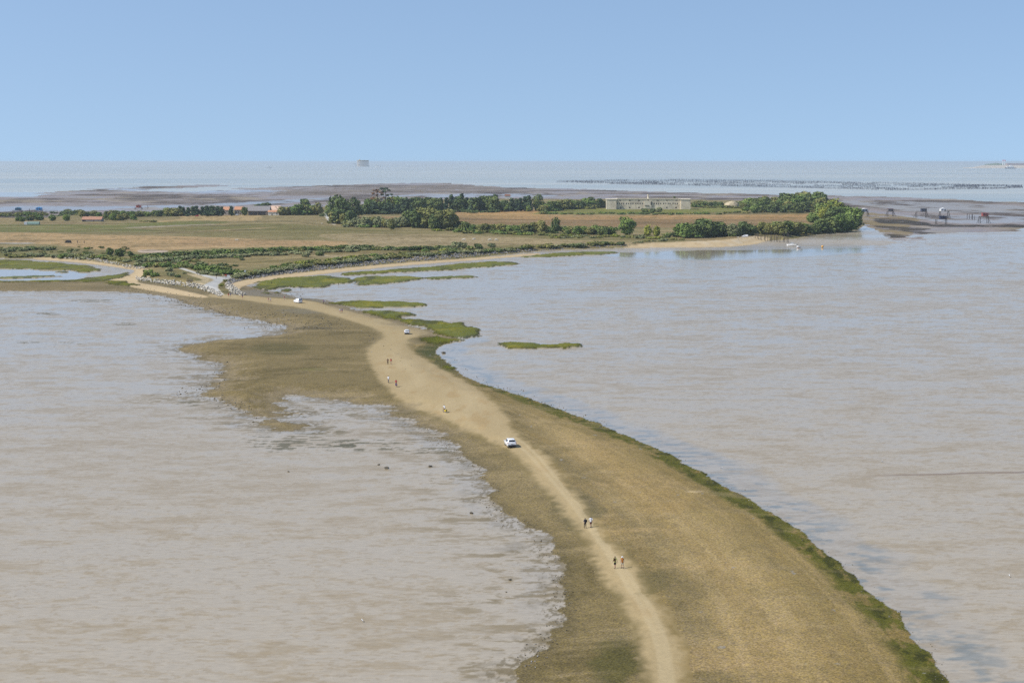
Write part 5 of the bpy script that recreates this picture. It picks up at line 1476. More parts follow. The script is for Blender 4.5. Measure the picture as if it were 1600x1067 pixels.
ridge('hills', 'low faint coast along the sea horizon', [(-300, 253.8, 255.0), (-100, 253.2, 255.0), (0, 252.8, 255.0), (40, 253.0, 255.0), (64, 253.4, 255.0), (75, 252.8, 255.0), (120, 252.4, 255.0), (150, 252.6, 255.0), (156, 254.5, 255.0)], 3000, COAST, cat='coast')
ridge('hills', 'thin far coast just left of the lighthouse island', [(1400, 254.5, 255.1), (1440, 253.9, 255.1), (1490, 254.0, 255.1), (1520, 254.5, 255.1)], 2000, COAST, cat='coast')

# --- mussel posts in the sea
POST = simple('mussel_post', (.055, .060, .085), .8, var=.3, nscale=1.0)
pm = MB().rod((0, 0, -.6), (0, 0, 1.0), .62, .5, 6).mesh('mussel_post', POST)


def top_y(x): return np.interp(x, [870, 940, 1050, 1200, 1400, 1600], [285, 283.2, 282, 283.5, 287.5, 291.5])


def bot_y(x): return np.interp(x, [870, 940, 1050, 1200, 1400, 1600], [286, 287.5, 289.5, 292.5, 297.3, 294.5])


cand = []
g = random.Random(21)
for line in range(9):
    fr = line / 8.0
    x = 868 + g.uniform(0, 14) + 6 * line
    while x < 1598:
        if vnoise(np.array([x / 26.0]), np.array([line * 3.7]), 7)[0] > (.30 if line in (0, 1, 7, 8) else .52):
            y = top_y(x) + (bot_y(x) - top_y(x)) * fr + g.uniform(-.18, .18)
            cand.append((x, y, g.uniform(.6, 1.0)))
        x += g.uniform(1.3, 2.4)
cand.sort(key=lambda c: -c[1])
mass = MB()
for i, (x, y, hk) in enumerate(cand):
    xx, yy = [float(q) for q in unproj(x, y, 0)]; h = hk * 3.0 * mpp((xx, yy, 0))
    if i < 290:
        o = bpy.data.objects.new('mussel_post', pm); link(o); o.location = (xx, yy, -.3); o.scale = (1, 1, h)
        tag(o, 'dark mussel post in the nearest rows standing in the pale sea', 'post', 'nearest mussel posts')
    else:
        mass.rod((xx, yy, -.8), (xx, yy, h), .62, .5, 5)
tag(mass.build('mussel_posts', POST), 'far rows of dark mussel posts standing in the sea', 'posts', None, 'stuff')
for i, (x, y) in enumerate([(470, 451), (503, 447.5), (453, 447.7), (529, 444.7), (568, 441.5), (424, 443)]):
    p = place(x, y); tag(MB().rod((p.x, p.y, -.3), (p.x + .05, p.y, p.z + .8), .18, .14, 6).build('stake', WOODD), 'short dark stake standing in the still lagoon water', 'stake', 'stakes in the lagoon')

# ------------------------------------------------------------------ vehicles
CARW = simple('white_car_paint', (.78, .79, .80), .22, var=.02, spec=.6)
CARG = simple('grey_trim', (.05, .05, .055), .6, var=.05)
REDL = simple('red_lamp', (.45, .015, .012), .25, var=.05)
CLEAR = simple('clear_lamp', (.75, .76, .78), .15, var=.03)
RIM = simple('alloy_rim', (.45, .45, .46), .35, .7, var=.05)


def lerp(a, b, t): return [a[i] + (b[i] - a[i]) * t for i in range(3)]


def car(loc, rz, label, st, cab, paint_m, wheel_x, rw, track, van=False, cat='car', name='car'):
    """st: stations (x, z_sill, z_belt, z_top, half_belt, half_top) from nose to tail; cab = station numbers of the glass house"""
    o = empty(name, loc, rz); tag(o, label, cat)
    rings = []
    for (x, zs, zb, zt, wb, wt) in st:
        half = [(wb * .90, zs), (wb * 1.0, zs + (zb - zs) * .35), (wb * .985, zb), (wt, zt - .04), (wt * .86, zt)]
        rings.append([(x, -y, z) for y, z in half] + [(x, y, z) for y, z in half[::-1]])
    body = MB().loft(rings).build('body', paint_m, o); fix_normals(body.data)
    body.data.polygons.foreach_set('use_smooth', [True] * len(body.data.polygons))
    body.data.set_sharp_from_angle(angle=R(38))
    W_ = max(s[4] for s in st)

    def P(k, side, f):          # point on the side glass plane
        x, zs, zb, zt, wb, wt = st[k]
        y = wb * .985 + (wt - wb * .985) * f
        return (x, side * (y + .012), zb + (zt - .04 - zb) * f)
    i0, i1 = cab
    for s in (-1, 1):
        for a in range(i0 + 1, i1):
            if van and a > i0 + 1: continue
            q = [P(a, s, .08), P(a + 1, s, .08), P(a + 1, s, .88), P(a, s, .88)]
            c = [sum(p[i] for p in q) / 4 for i in range(3)]
            q = [lerp(p, c, .07) for p in q]
            th = [(p[0], p[1] - s * .03, p[2]) for p in q]
            MB().loft([th, q]).build('side_window', GLASS, o)

    def screen(ka, kb, fa, fb, nm, dx):
        xa, _, zba, zta, wba, wta = st[ka]; xb, _, zbb, ztb, wbb, wtb = st[kb]
        q = [(xa + dx, -wta * fa, zta + .015), (xa + dx, wta * fa, zta + .015), (xb + dx, wtb * fb, ztb + .015), (xb + dx, -wtb * fb, ztb + .015)]
        q = [lerp(q[0], q[3], .12), lerp(q[1], q[2], .12), lerp(q[2], q[1], .14), lerp(q[3], q[0], .14)]
        MB().loft([[(p[0] - dx * 1.5, p[1], p[2] - .02) for p in q], q]).build(nm, GLASS, o)
    screen(i0, i0 + 1, .92, .9, 'windscreen', .01)
    screen(i1 + 1, i1, .88, .86, 'rear_window', -.02)
    xt = st[-1][0]; zbt = st[-2][2]
    for s in (-1, 1):
        MB().box((st[-2][0] + .01, s * (st[-2][4] - .12), zbt - .10), (.16, .30, .22)).build('tail_light', REDL, o)
        MB().box((st[1][0] + .02, s * (st[1][4] - .14), st[1][2] - .10), (.22, .30, .16)).build('headlight', CLEAR, o)
        MB().box((st[i0 + 1][0] + .45, s * (W_ + .10), st[i0 + 1][2] + .08), (.14, .22, .15)).build('mirror', paint_m, o)
        for x in wheel_x:
            w_ = MB().rod((x, s * (track - .22), rw), (x, s * (track + .015), rw), rw, rw, 18).build('wheel', RUBBER, o)
            MB().rod((x, s * (track + .012), rw), (x, s * (track + .03), rw), rw * .62, rw * .6, 14).build('rim', RIM, w_)
            MB().rod((x, s * (track - .05), rw + .03), (x, s * (track + .003), rw + .03), rw * 1.16, rw * 1.16, 18).build('wheel_arch', CARG, o)
    MB().box((xt + .10, 0, st[-1][1] + .06), (.30, W_ * 1.72, .26)).build('rear_bumper', CARG if not van else paint_m, o)
    MB().box((xt - .02, 0, st[-1][1] + .42), (.05, .52, .12)).build('number_plate', WHITE, o)
    MB().box((0, 0, .30), (st[0][0] - xt - 1.0, W_ * 1.7, .22)).build('underbody', CARG, o)
    return o


SUV = [(2.16, .42, .66, .70, .66, .55), (2.02, .30, .80, .86, .82, .70), (1.15, .27, .96, 1.02, .91, .80), (.95, .27, .98, 1.06, .92, .78), (.30, .27, 1.0, 1.55, .93, .66), (-.6, .27, 1.03, 1.66, .94, .68), (-1.45, .27, 1.06, 1.63, .93, .66), (-1.72, .27, 1.08, 1.58, .92, .63), (-2.05, .32, 1.04, 1.12, .90, .74), (-2.14, .40, .92, .98, .86, .72)]
HATCH = [(1.98, .40, .60, .64, .62, .5), (1.85, .28, .72, .78, .78, .66), (1.05, .25, .88, .94, .86, .76), (.85, .25, .90, .98, .87, .74), (.20, .25, .92, 1.42, .88, .62), (-.6, .25, .95, 1.50, .88, .62), (-1.3, .25, .97, 1.47, .87, .61), (-1.55, .25, .98, 1.40, .86, .58), (-1.88, .30, .94, 1.02, .84, .68), (-1.96, .38, .82, .88, .8, .66)]
VAN = [(2.2, .42, .74, .78, .70, .58), (2.05, .30, .90, .98, .84, .74), (1.35, .28, 1.05, 1.12, .91, .82), (1.15, .28, 1.08, 1.2, .92, .8), (.55, .28, 1.1, 1.74, .93, .74), (-.2, .28, 1.12, 1.84, .93, .78), (-1.6, .28, 1.12, 1.86, .93, .79), (-2.08, .28, 1.12, 1.84, .93, .78), (-2.16, .34, 1.08, 1.22, .92, .85), (-2.18, .42, .95, 1.02, .89, .8)]


def heading(a, b):
    return math.atan2(b.y - a.y, b.x - a.x)


p = place(797, 696.5)
car(p, math.atan2(CT, 0) + R(11) - math.atan2(p.x, p.y), 'white sport utility car driving up the sandy track', SUV, (3, 7), CARW, (1.32, -1.36), .36, .83)
p = place(636, 521.5)
car(p, R(90) - R(3) - math.atan2(p.x, p.y), 'small white hatchback on the bend of the sandy track', HATCH, (3, 7), CARW, (1.2, -1.22), .31, .77)
p = place(465.5, 473.2)
car(p, R(90) + R(30) - math.atan2(p.x, p.y), 'white panel van on the far end of the sandy track', VAN, (3, 7), CARW, (1.38, -1.32), .33, .83, True, 'van', 'van')
p = place(470, 335.5)
car(p, R(172), 'white van parked on the grass beyond the farm', VAN, (3, 7), CARW, (1.38, -1.32), .33, .83, True, 'van', 'van')
p = place(371, 337)
car(p, R(10), 'white car parked in front of the orange-roofed farmhouse', HATCH, (3, 7), CARW, (1.2, -1.22), .31, .77)
p = place(1164, 370.8)
car(p, R(175), 'white van parked under the grey trees by the beach', VAN, (3, 7), CARW, (1.38, -1.32), .33, .83, True, 'van', 'van')
p = place(307.5, 338.6)
car(p, R(185), 'red car parked at the edge of the pine row', HATCH, (3, 7), simple('red_car_paint', (.40, .03, .03), .3, var=.03), (1.2, -1.22), .31, .77)

# ------------------------------------------------------------------ people
SKIN = simple('warm_skin', (.40, .235, .165), .6, var=.05)  # skin's own tone with slight random variation
HAIRD = simple('dark_hair', (.03, .02, .015), .7, var=.2); HAIRL = simple('grey_hair', (.33, .30, .27), .7, var=.1); HAIRB = simple('brown_hair', (.10, .06, .035), .7, var=.2)
SHOE = simple('dark_shoe', (.04, .035, .035), .7)


def cloth(name, c): return simple('cloth_' + name, c, .9, var=.12, nscale=8)


def skin_body(pts, edges, radii, root):
    me = bpy.data.meshes.new('tmp'); me.from_pydata(pts, edges, []); me.update()
    o = bpy.data.objects.new('tmp', me); COL.objects.link(o)
    md = o.modifiers.new('s', 'SKIN'); md.use_smooth_shade = True; md.branch_smoothing = .6
    for i, d in enumerate(me.skin_vertices[0].data):
        d.radius = radii[i]; d.use_root = (i == root)
    o.modifiers.new('d', 'SUBSURF').levels = 1
    dg = bpy.context.evaluated_depsgraph_get(); dg.update()
    ev = o.evaluated_get(dg); m2 = bpy.data.meshes.new_from_object(ev)
    bpy.data.objects.remove(o); bpy.data.meshes.remove(me)
    return m2


def human_pose(stride=.0, arm=.25, bend=0.0, sit=False, carry=False, reach=False):
    """joint positions, facing +Y, feet on z = 0"""
    J = {}
    if sit:      # on a bicycle saddle
        J['pelvis'] = (0, -.12, .98); J['waist'] = (0, -.05, 1.12); J['chest'] = (0, .12, 1.36); J['neck'] = (0, .22, 1.53); J['head'] = (0, .27, 1.66); J['top'] = (0, .27, 1.76)
        for s, n in ((-1, 'l'), (1, 'r')):
            up = .0 if s < 0 else .17
            J[n + 'hip'] = (s * .09, -.12, .95); J[n + 'knee'] = (s * .11, .26, .66 + up); J[n + 'ankle'] = (s * .11, .12 - up * .3, .22 + up * 1.2); J[n + 'toe'] = (s * .11, .26 - up * .3, .18 + up * 1.2)
            J[n + 'sh'] = (s * .19, .16, 1.45); J[n + 'el'] = (s * .26, .34, 1.24); J[n + 'wr'] = (s * .24, .50, 1.07)
        return J
    b = bend
    J['pelvis'] = (0, -.15 * b, .93); J['waist'] = (0, 0, 1.08 - .03 * b); J['chest'] = (0, .03 + .34 * b, 1.30 - .12 * b); J['neck'] = (0, .04 + .52 * b, 1.47 - .26 * b); J['head'] = (0, .06 + .62 * b, 1.60 - .30 * b); J['top'] = (0, .06 + .66 * b, 1.71 - .33 * b)
    for s, n in ((-1, 'l'), (1, 'r')):
        f = stride * s
        J[n + 'hip'] = (s * .09, -.15 * b, .90)
        J[n + 'knee'] = (s * .10, .06 + f * .5, .50 + (.02 if f < 0 else 0)); J[n + 'ankle'] = (s * .10, f * .95 - .02, .09 + (max(0, -f) * .28)); J[n + 'toe'] = (s * .115, f * .95 + .13, .035 + max(0, -f) * .06)
        J[n + 'sh'] = (s * .185, .03 + .42 * b, 1.41 - .18 * b)
        J[n + 'el'] = (s * (.225 + arm * .12), -.01 - f * .35 + .45 * b, 1.13 - .25 * b)
        J[n + 'wr'] = (s * (.225 + arm * .15), .07 - f * .75 + .55 * b, .90 - .30 * b)
        if reach and s > 0: J[n + 'el'] = (s * .26, .2, 1.2); J[n + 'wr'] = (s * .2, .38, 1.3)
    return J


def hand_geom(mb, wr, el, s):
    d = (Vector(wr) - Vector(el)).normalized(); fwd = Vector((0, 1, 0)); sd = d.cross(fwd).normalized(); nrm = sd.cross(d).normalized()
    w_ = Vector(wr); palm = w_ + d * .05
    mb.loft([[tuple(w_ + nrm * a * .028 + sd * c * .016) for a, c in ((-1, -1), (1, -1), (1, 1), (-1, 1))], [tuple(w_ + d * .09 + nrm * a * .040 + sd * c * .013) for a, c in ((-1, -1), (1, -1), (1, 1), (-1, 1))]])
    for k in range(4):
        a = w_ + d * .088 + nrm * (-.031 + .0207 * k); L_ = (.062, .075, .07, .052)[k]
        m_ = a + d * L_ * .55 + sd * .008; mb.rod(a, m_, .0095, .009, 5); mb.rod(m_, m_ + d * L_ * .4 + sd * .02, .009, .007, 5)
    a = w_ + d * .03 + nrm * .03; mb.rod(a, a + d * .035 + nrm * .028, .0115, .010, 5); mb.rod(a + d * .035 + nrm * .028, a + d * .065 + nrm * .034, .010, .008, 5)


BODY = {}
ORDER = ['pelvis', 'waist', 'chest', 'neck', 'head', 'top'] + [s + k for s in 'lr' for k in ('hip', 'knee', 'ankle', 'toe', 'sh', 'el', 'wr')]
RAD = {'pelvis': (.155, .115), 'waist': (.135, .10), 'chest': (.165, .115), 'neck': (.052, .055), 'head': (.082, .098), 'top': (.055, .065), 'hip': (.09, .095), 'knee': (.056, .058), 'ankle': (.038, .042), 'toe': (.04, .03), 'sh': (.062, .062), 'el': (.042, .042), 'wr': (.028, .028)}
BONES = [('pelvis', 'waist', 'torso'), ('waist', 'chest', 'torso'), ('chest', 'neck', 'torso'), ('neck', 'head', 'head'), ('head', 'top', 'head')] + sum([[('pelvis', s + 'hip', 'hips'), (s + 'hip', s + 'knee', 'thigh'), (s + 'knee', s + 'ankle', 'shin'), (s + 'ankle', s + 'toe', 'foot'), ('chest', s + 'sh', 'torso'), (s + 'sh', s + 'el', 'uarm'), (s + 'el', s + 'wr', 'farm')] for s in 'lr'], [])


def body(key, **kw):
    if key in BODY: return BODY[key]
    J = human_pose(**kw); pts = [J[k] for k in ORDER]
    ed = [(ORDER.index(a), ORDER.index(b)) for a, b, _ in BONES]
    rad = [RAD[k if k in RAD else k[1:]] for k in ORDER]
    me = skin_body(pts, ed, rad, 0); me.name = 'person_body'
    # classify faces by the nearest bone
    F = [tuple(p.vertices) for p in me.polygons]; V = [Vector(v.co) for v in me.vertices]; NO = [Vector(v.normal) for v in me.vertices]
    cls = []
    for f_ in F:
        c = sum((V[i] for i in f_), Vector()) / len(f_); best = (9, None, 0)
        for a, b, k in BONES:
            A_, B_ = Vector(J[a]), Vector(J[b]); d = B_ - A_; t = max(0, min(1, (c - A_).dot(d) / d.length_squared)); r_ = (c - A_ - d * t).length
            pen = {'torso': .09, 'hips': .06, 'thigh': .05, 'head': .06}.get(k, .02)
            if r_ - pen < best[0]: best = (r_ - pen, k, t)
        cls.append((best[1], best[2], c))
    mb = MB(); mb.add(V, F)
    for s, n in ((-1, 'l'), (1, 'r')): hand_geom(mb, J[n + 'wr'], J[n + 'el'], s)
    h = Vector(J['head'])
    mb.add([h + Vector(q) for q in ((-.014, .088, -.03), (.014, .088, -.03), (0, .082, .03), (0, .118, -.024))], [(0, 1, 3), (1, 2, 3), (2, 0, 3), (2, 1, 0)])
    for s in (-1, 1):
        mb.ball(tuple(h + Vector((s * .088, -.005, .0))), (.012, .026, .034), 6, 4); mb.ball(tuple(h + Vector((s * .032, .082, .022))), (.013, .011, .009), 6, 4)
    mb.box(tuple(h + Vector((0, .086, -.058))), (.045, .014, .012))
    full = mb.mesh('person_body', SKIN, True)
    BODY[key] = (full, V, F, NO, cls, J)
    return BODY[key]


def shell(B, test, off):
    full, V, F, NO, cls, J = B; mb = MB(); mp_ = {}; vs = []; fs = []
    for f_, c in zip(F, cls):
        if test(*c):
            q = []
            for i in f_:
                if i not in mp_: mp_[i] = len(vs); vs.append(V[i] + NO[i] * off)
                q.append(mp_[i])
            fs.append(tuple(q))
    mb.add(vs, fs); return mb


def person(px, py, label, key, kw, shirt, legs, rz=None, hair=HAIRD, hat=None, long_legs=False, sleeves=True, bag=None, scale=1.0, loc=None, group=None, skirt=False):
    B = body(key, **kw); J = B[5]
    p = place(px, py) if loc is None else loc
    if rz is None: rz = R(12)
    o = empty('person', p, rz, scale); tag(o, label, 'person', group)
    link(bpy.data.objects.new('body', B[0]), o)
    shell(B, lambda k, t, c: k == 'torso' or (k == 'uarm' and (sleeves or t < .15) and t < .8) or (k == 'hips' and c.z > (J['pelvis'][2] + .02)), .018).build('shirt', shirt, o, True)
    shell(B, lambda k, t, c: k == 'hips' or (k == 'torso' and c.z < J['pelvis'][2] + .08) or (k == 'thigh' and (long_legs or t < .85)) or (long_legs and k == 'shin' and t < .9), .014 if not skirt else .03).build('trousers' if long_legs else 'shorts', legs, o, True)
    shell(B, lambda k, t, c: k == 'foot' or (k == 'shin' and t > .93), .012).build('shoes', SHOE, o, True)
    h = Vector(J['head'])
    shell(B, lambda k, t, c: k == 'head' and (c.z > h.z + .045 or (c.y < h.y - .02 and c.z > h.z - .06)), .016).build('hair', hair, o, True)
    if hat is not None:
        MB().rod(tuple(h + Vector((0, 0, .055))), tuple(h + Vector((0, 0, .145))), .115, .09, 12).rod(tuple(h + Vector((0, .01, .05))), tuple(h + Vector((0, .01, .065))), .17, .165, 14).build('hat', hat, o)
    if bag is not None:
        bb = MB().box((bag[1], J['chest'][1] - .22, J['chest'][2] - .02), (.30, .18, .44)).build('backpack', bag[0], o); bevel_mesh(bb, .05)
        MB().path([(-.1 + bag[1], J['chest'][1] - .15, J['chest'][2] + .18), (-.1, J['chest'][1] + .02, J['chest'][2] + .19), (-.1, J['chest'][1] + .13, J['chest'][2])], .018, 5).build('strap', bag[0], o)
    return o


def bicycle(px, py, rz, label, frame_m, pannier=None, loc=None):
    p = place(px, py) if loc is None else loc
    o = empty('bicycle', p, rz); tag(o, label, 'bicycle')
    for y in (-.52, .52):
        mb = MB(); n = 20
        mb.path([(0, y + .33 * math.cos(t), .34 + .33 * math.sin(t)) for t in [2 * math.pi * i / n for i in range(n + 1)]], .022, 5)
        w_ = mb.build('wheel', RUBBER, o)
        mb = MB()
        for k in range(6):
            t = math.pi * k / 6; mb.rod((0, y - .31 * math.cos(t), .34 - .31 * math.sin(t)), (0, y + .31 * math.cos(t), .34 + .31 * math.sin(t)), .005, .005, 4)
        mb.rod((-.05, y, .34), (.05, y, .34), .025).build('spokes', METAL, w_)
    mb = MB()
    for a, b in (((0, -.52, .34), (0, -.02, .30)), ((0, -.02, .30), (0, -.18, .88)), ((0, -.52, .34), (0, -.16, .80)), ((0, -.02, .30), (0, .38, .80)), ((0, -.16, .80), (0, .36, .88)), ((0, .34, .98), (0, .52, .34))): mb.rod(a, b, .018, .018, 6)
    mb.build('frame', frame_m, o)
    MB().path([(-.28, .48, 1.03), (-.24, .40, 1.04), (0, .36, 1.0), (.24, .40, 1.04), (.28, .48, 1.03)], .014, 5).build('handlebar', METAL, o)
    MB().box((0, -.20, .90), (.15, .26, .05), 0, (.8, .9)).build('saddle', RUBBER, o)
    MB().rod((-.14, -.02, .22), (.14, -.02, .38), .018).build('pedals', METAL, o)
    if pannier is not None:
        for s in (-1, 1): MB().box((s * .17, -.55, .55), (.16, .36, .40), 0, (1.1, 1.1)).build('pannier', pannier, o)
        MB().box((0, -.52, .78), (.18, .42, .05)).build('rack', METAL, o)
    return o


NAVYC = cloth('navy', (.022, .024, .055)); BLACKC = cloth('black', (.016, .016, .018)); WHITEC = cloth('white', (.78, .78, .80)); LIME = cloth('lime', (.46, .48, .16)); ORANGE = cloth('orange', (.55, .20, .04)); KHAKI = cloth('pale_khaki', (.55, .50, .40)); MAROON = cloth('maroon', (.12, .03, .03)); REDC = cloth('red', (.50, .035, .03)); CRIM = cloth('crimson', (.36, .012, .035)); PURP = cloth('purple', (.17, .07, .26)); GREYC = cloth('grey', (.28, .28, .29)); YEL = cloth('yellow', (.66, .50, .03)); PINK = cloth('pink', (.60, .26, .26)); BROWN = cloth('brown', (.12, .055, .035)); BLUEC = cloth('blue', (.10, .11, .30)); BEIGE = cloth('beige', (.55, .46, .34))
AW = R(12)
W1, W2, W3 = ('w1', dict(stride=.22)), ('w2', dict(stride=-.20)), ('w3', dict(stride=.10, arm=.4))
SND = ('st', dict(stride=0.03)); BN = ('bn', dict(stride=.1, bend=.9)); SI = ('si', dict(sit=True))
person(914.3, 825.2, 'person in navy top and dark trousers walking beside one in white', *W2, NAVYC, BLACKC, AW, HAIRD, long_legs=True, bag=(BLACKC, .12), scale=.96)
person(923.2, 823.8, 'person in white shirt and maroon shorts walking on the track', *W1, WHITEC, MAROON, AW, HAIRB, scale=1.03)
person(961, 888.2, 'person in lime vest with brown pack and black shorts', *W1, LIME, BLACKC, AW, HAIRB, bag=(BROWN, -.14), scale=1.05)
person(972.3, 888.0, 'person in orange top, pale shorts and white sun hat', *W2, ORANGE, KHAKI, AW, HAIRB, hat=WHITEC, scale=1.0, sleeves=False)


def rider(px, py, rz, label, blabel, shirt, legs, fm, pan=None, hat=None):
    p = place(px, py); bicycle(0, 0, rz, blabel, fm, pan, loc=p)
    person(0, 0, label, *SI, shirt, legs, rz, hat=hat, loc=p + Vector((0, 0, .02)))


rider(694.8, 644.5, R(35), 'person in white shirt and maroon shorts riding with yellow panniers', 'bicycle with bright yellow panniers on the sandy track', WHITEC, MAROON, paint('yellow_frame', (.5, .4, .03)), YEL)
rider(607, 598, R(10), 'person in white shirt cycling at the edge of the track', 'grey bicycle at the left edge of the track', WHITEC, GREYC, METAL)
rider(619, 604, R(8), 'person in crimson top cycling on the wide sandy stretch', 'bicycle with purple bags under the crimson rider', CRIM, BLACKC, paint('violet_frame', (.2, .1, .3)), PURP)
person(606, 569.3, 'person in dark brown top walking beside one in red', *W1, BROWN, BLACKC, R(5), long_legs=True)
person(611, 569.5, 'person in red top and pale shorts walking on the sandy bend', *W2, REDC, BEIGE, R(5), sleeves=False)
person(531.4, 489.2, 'person in white shirt and red shorts on the far track', *W1, WHITEC, REDC, R(40))
person(534.5, 489.2, 'person in purple top and red shorts on the far track', *W2, PURP, REDC, R(40))
person(505.5, 474.5, 'person in purple top standing at the marsh edge', *SND, PURP, BLACKC, R(-70), long_legs=True)
person(509, 474.8, 'person in white bending down at the marsh edge', *BN, WHITEC, BEIGE, R(90))
person(444.5, 469, 'person in red and white standing behind the panel van', *SND, REDC, WHITEC, R(70), hat=WHITEC)
person(419.5, 471.6, 'person in pink top walking near the panel van', *W1, PINK, BEIGE, R(60))
person(422.8, 471.8, 'person in white shirt walking near the panel van', *W2, WHITEC, PURP, R(60))
person(379, 466.6, 'person in navy top and red shorts below the riprap', *W3, NAVYC, REDC, R(70), bag=(BLUEC, 0))
person(357, 463.8, 'person in crimson top and red shorts by the wall end', *W1, CRIM, REDC, R(40))
person(360, 463.8, 'person in blue top and grey shorts by the wall end', *W2, BLUEC, GREYC, R(40))
person(338.2, 435.6, 'person in dark top waiting at the path junction', *SND, BLACKC, BROWN, R(120), long_legs=True)
person(348.4, 433.6, 'person in beige top at the path junction', *SND, BEIGE, BROWN, R(-60), long_legs=True)
person(352, 433.6, 'person in red top at the path junction beside the white board', *SND, REDC, MAROON, R(10), long_legs=True)
person(353.8, 433.8, 'person in crimson top nearest the white board', *W3, CRIM, MAROON, R(-30), long_legs=True)
person(308.8, 430.2, 'person in grey top walking up the paved path', *W1, GREYC, BROWN, R(50))
person(312.4, 429.8, 'person in dark top walking up the paved path', *W2, BROWN, BLACKC, R(50), long_legs=True)


def board(px, py, w_, h_, z, label):
    p = place(px, py); o = empty('sign_board', p, R(8)); tag(o, label, 'sign')
    for s in (-1, 1): MB().rod((s * w_ * .3, .06, -.2), (s * w_ * .3, .06, z + h_ * .4), .05).build('post', WOOD, o)
    MB().box((0, 0, z), (w_, .06, h_)).build('panel', WHITE, o)


board(356.8, 433.6, 1.2, .9, .8, 'white board standing at the path junction beside people')
board(383, 428.5, .9, .9, 1.6, 'white sign on posts behind the lagoon riprap')
p = place(297, 440.3); m = mpp(p); o = empty('rack', p, R(-12)); tag(o, 'dark timber rack with bicycles beside the paved path', 'rack')
MB().box((0, 0, .25), (10 * m, .9, .18)).build('base', WOODD, o)
for k in range(7): MB().rod(((-4.6 + 1.5 * k) * m, -.3, .2), ((-4.6 + 1.5 * k) * m, -.3, 1.5), .07).build('post', WOODD, o)
MB().rod((-4.7 * m, -.3, 1.1), (4.6 * m, -.3, 1.1), .06).build('rail', WOODD, o)
for k in range(3): bicycle(0, 0, R(80 + k * 6), ['black bicycle at the near end of the timber rack', 'black bicycle in the middle of the timber rack', 'black bicycle at the far end of the timber rack'][k], CARG, None, loc=p + Vector(((2.6 * k - 2.2) * m, -1.1, 0)))

# ------------------------------------------------------------------ white cows
COWM = simple('white_hide', (.66, .63, .56), .85, var=.1, nscale=2)
cow_pts = [(-.75, 0, 1.12), (-.35, 0, 1.10), (.15, 0, 1.05), (.60, 0, 1.08), (.95, 0, 1.02), (1.22, 0, .72), (1.32, 0, .42), (1.36, 0, .26)]
cow_rad = [(.24, .25), (.33, .34), (.36, .38), (.31, .35), (.19, .22), (.15, .17), (.12, .13), (.08, .09)]
cow_ed = [(i, i + 1) for i in range(7)]
for (bx, fwd, s, k) in ((0, 0, -1, 'h'), (0, .16, 1, 'h'), (3, .12, -1, 'f'), (3, -.08, 1, 'f')):
    x0 = cow_pts[bx][0]; n0 = len(cow_pts)
    if k == 'h': chain = [(x0 - .02, s * .20, .88), (x0 + .10 + fwd, s * .22, .66), (x0 - .08 + fwd, s * .21, .40), (x0 - .04 + fwd, s * .21, .10), (x0 + .02 + fwd, s * .21, .03)]
    else: chain = [(x0 + .02, s * .20, .82), (x0 + .02 + fwd * .5, s * .19, .62), (x0 + .04 + fwd, s * .18, .38), (x0 + .02 + fwd, s * .18, .10), (x0 + .08 + fwd, s * .18, .03)]
    cow_pts += chain; cow_rad += [(.15, .17), (.10, .11), (.06, .065), (.05, .05), (.06, .05)]
    cow_ed += [(bx, n0)] + [(n0 + i, n0 + i + 1) for i in range(4)]
n0 = len(cow_pts); cow_pts += [(-1.0, 0, 1.06), (-1.06, 0, .62)]; cow_rad += [(.05, .05), (.03, .03)]; cow_ed += [(0, n0), (n0, n0 + 1)]
cm = skin_body(cow_pts, cow_ed, cow_rad, 1); mb = MB(); mb.add([tuple(v.co) for v in cm.vertices], [tuple(f_.vertices) for f_ in cm.polygons])
for s in (-1, 1):
    mb.loft([[(1.18, s * .12, .76), (1.22, s * .12, .70), (1.16, s * .14, .70)], [(1.14, s * .32, .74), (1.16, s * .33, .71), (1.13, s * .33, .71)]])
cow_me = mb.mesh('cow_body', COWM, True)
for x, y, rz, l in [(725, 376.3, 170, 'white cow at the end of the row half behind a bush'), (741, 375.6, 205, 'white cow standing second in the row, facing away a little'), (765.5, 376.6, 190, 'white cow grazing third in the row on the pasture'), (775.3, 376.8, 5, 'white cow grazing at the outer end of the row')]:
    p = place(x, y); o = empty('cow', p, R(rz), 1.12); tag(o, l, 'cow', 'white cows on the pasture')
    link(bpy.data.objects.new('body', cow_me), o)
    h_ = MB()
    for s in (-1, 1): h_.rod((1.16, s * .09, .84), (1.12, s * .24, .98), .03, .01, 5)
    h_.build('horns', simple('horn', (.35, .30, .22), .5), o)
for i, (x, y, l) in enumerate([(1127, 732, 'white gull standing on the mud beside the spit edge'), (1378, 722, 'white gull alone on the wide right mud flat'), (1577, 901, 'white gull on the mud close to the frame edge'), (566, 971, 'white gull on the mud flat beside the spit bulge')]):
    p = place(x, y); o = empty('gull', p, R(40 * i), .8); tag(o, l, 'gull'); mb = MB()
    mb.ball((0, 0, .26), (.20, .10, .10), 8, 6); mb.rod((.12, 0, .30), (.19, 0, .40), .05, .045, 6); mb.ball((.20, 0, .42), (.06, .05, .05), 6, 5); mb.rod((.25, 0, .42), (.31, 0, .41), .016, .006, 5); mb.rod((-.16, 0, .27), (-.34, 0, .25), .05, .02, 5)
    for s in (-1, 1): mb.rod((0, s * .04, .2), (.01, s * .04, 0), .012, .01, 5)
    mb.build('body', WHITE, o)
    for s in (-1, 1): MB().ball((-.06, s * .085, .28), (.22, .03, .07), 8, 5).build('wing', GREYB, o)



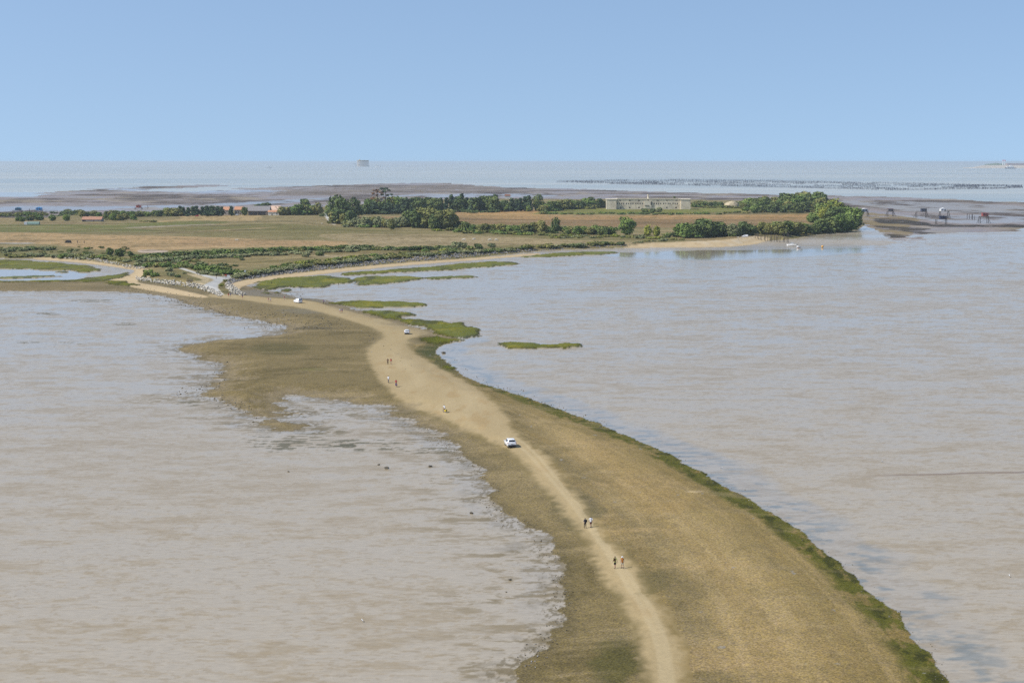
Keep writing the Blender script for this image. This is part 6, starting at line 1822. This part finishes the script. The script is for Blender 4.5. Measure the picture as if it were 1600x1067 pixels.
# ------------------------------------------------------------------ light, sky, air
SUN_EL, SUN_AZ = R(48), R(256)       # azimuth clockwise from +Y
to_sun = Vector((math.sin(SUN_AZ) * math.cos(SUN_EL), math.cos(SUN_AZ) * math.cos(SUN_EL), math.sin(SUN_EL)))
sd_ = bpy.data.lights.new('sun', 'SUN'); sd_.energy = 3.6; sd_.angle = R(0.53); sd_.color = (1.0, 0.965, 0.90)
so = bpy.data.objects.new('sun', sd_); so.rotation_euler = (-to_sun).to_track_quat('-Z', 'Y').to_euler(); so.location = (0, 0, 300); link(so)
w = bpy.data.worlds.new('World'); scene.world = w; w.use_nodes = True
nt = w.node_tree; bg = nt.nodes['Background']
sky = nt.nodes.new('ShaderNodeTexSky'); sky.sky_type = 'NISHITA'; sky.sun_disc = False
sky.sun_elevation = SUN_EL; sky.sun_rotation = SUN_AZ
sky.air_density = 1.0; sky.dust_density = 1.2; sky.ozone_density = 2.0; sky.altitude = 60
tc = nt.nodes.new('ShaderNodeTexCoord')
ma = nt.nodes.new('ShaderNodeVectorMath'); ma.operation = 'MULTIPLY_ADD'; ma.inputs[1].default_value = (1, 1, 0.85); ma.inputs[2].default_value = (0, 0, 0.17)
nr = nt.nodes.new('ShaderNodeVectorMath'); nr.operation = 'NORMALIZE'
nt.links.new(tc.outputs['Generated'], ma.inputs[0]); nt.links.new(ma.outputs[0], nr.inputs[0]); nt.links.new(nr.outputs[0], sky.inputs['Vector'])
nt.links.new(sky.outputs['Color'], bg.inputs['Color']); bg.inputs['Strength'].default_value = 0.13

hz = MB(); hz.box((0, 109000, 30.0), (560000, 222000, 64))
hm = bpy.data.materials.new('thin_sea_haze'); hm.use_nodes = True; nt = hm.node_tree
for n_ in list(nt.nodes):
    if n_.type != 'OUTPUT_MATERIAL': nt.nodes.remove(n_)
pv = nt.nodes.new('ShaderNodeVolumePrincipled'); pv.inputs['Color'].default_value = (0.80, 0.92, 0.99, 1); pv.inputs['Density'].default_value = 4.6e-5; hm.cycles.volume_sampling = 'DISTANCE'; hm.cycles.homogeneous_volume = True; pv.inputs['Anisotropy'].default_value = 0.1
nt.links.new(pv.outputs[0], [n_ for n_ in nt.nodes if n_.type == 'OUTPUT_MATERIAL'][0].inputs['Volume'])
HAZE = True
if HAZE:
    ho = hz.build('haze', hm); tag(ho, 'thin blue haze over the far sea', 'haze', None, 'stuff')

vs_ = scene.view_settings
vs_.view_transform = 'Standard'; vs_.look = 'None'; vs_.exposure = 0.33; vs_.gamma = 1.0; vs_.use_curve_mapping = False
scene.cycles.max_bounces = 6; scene.cycles.diffuse_bounces = 2; scene.cycles.glossy_bounces = 3; scene.cycles.volume_bounces = 0
scene.cycles.use_denoising = False; scene.cycles.use_adaptive_sampling = False
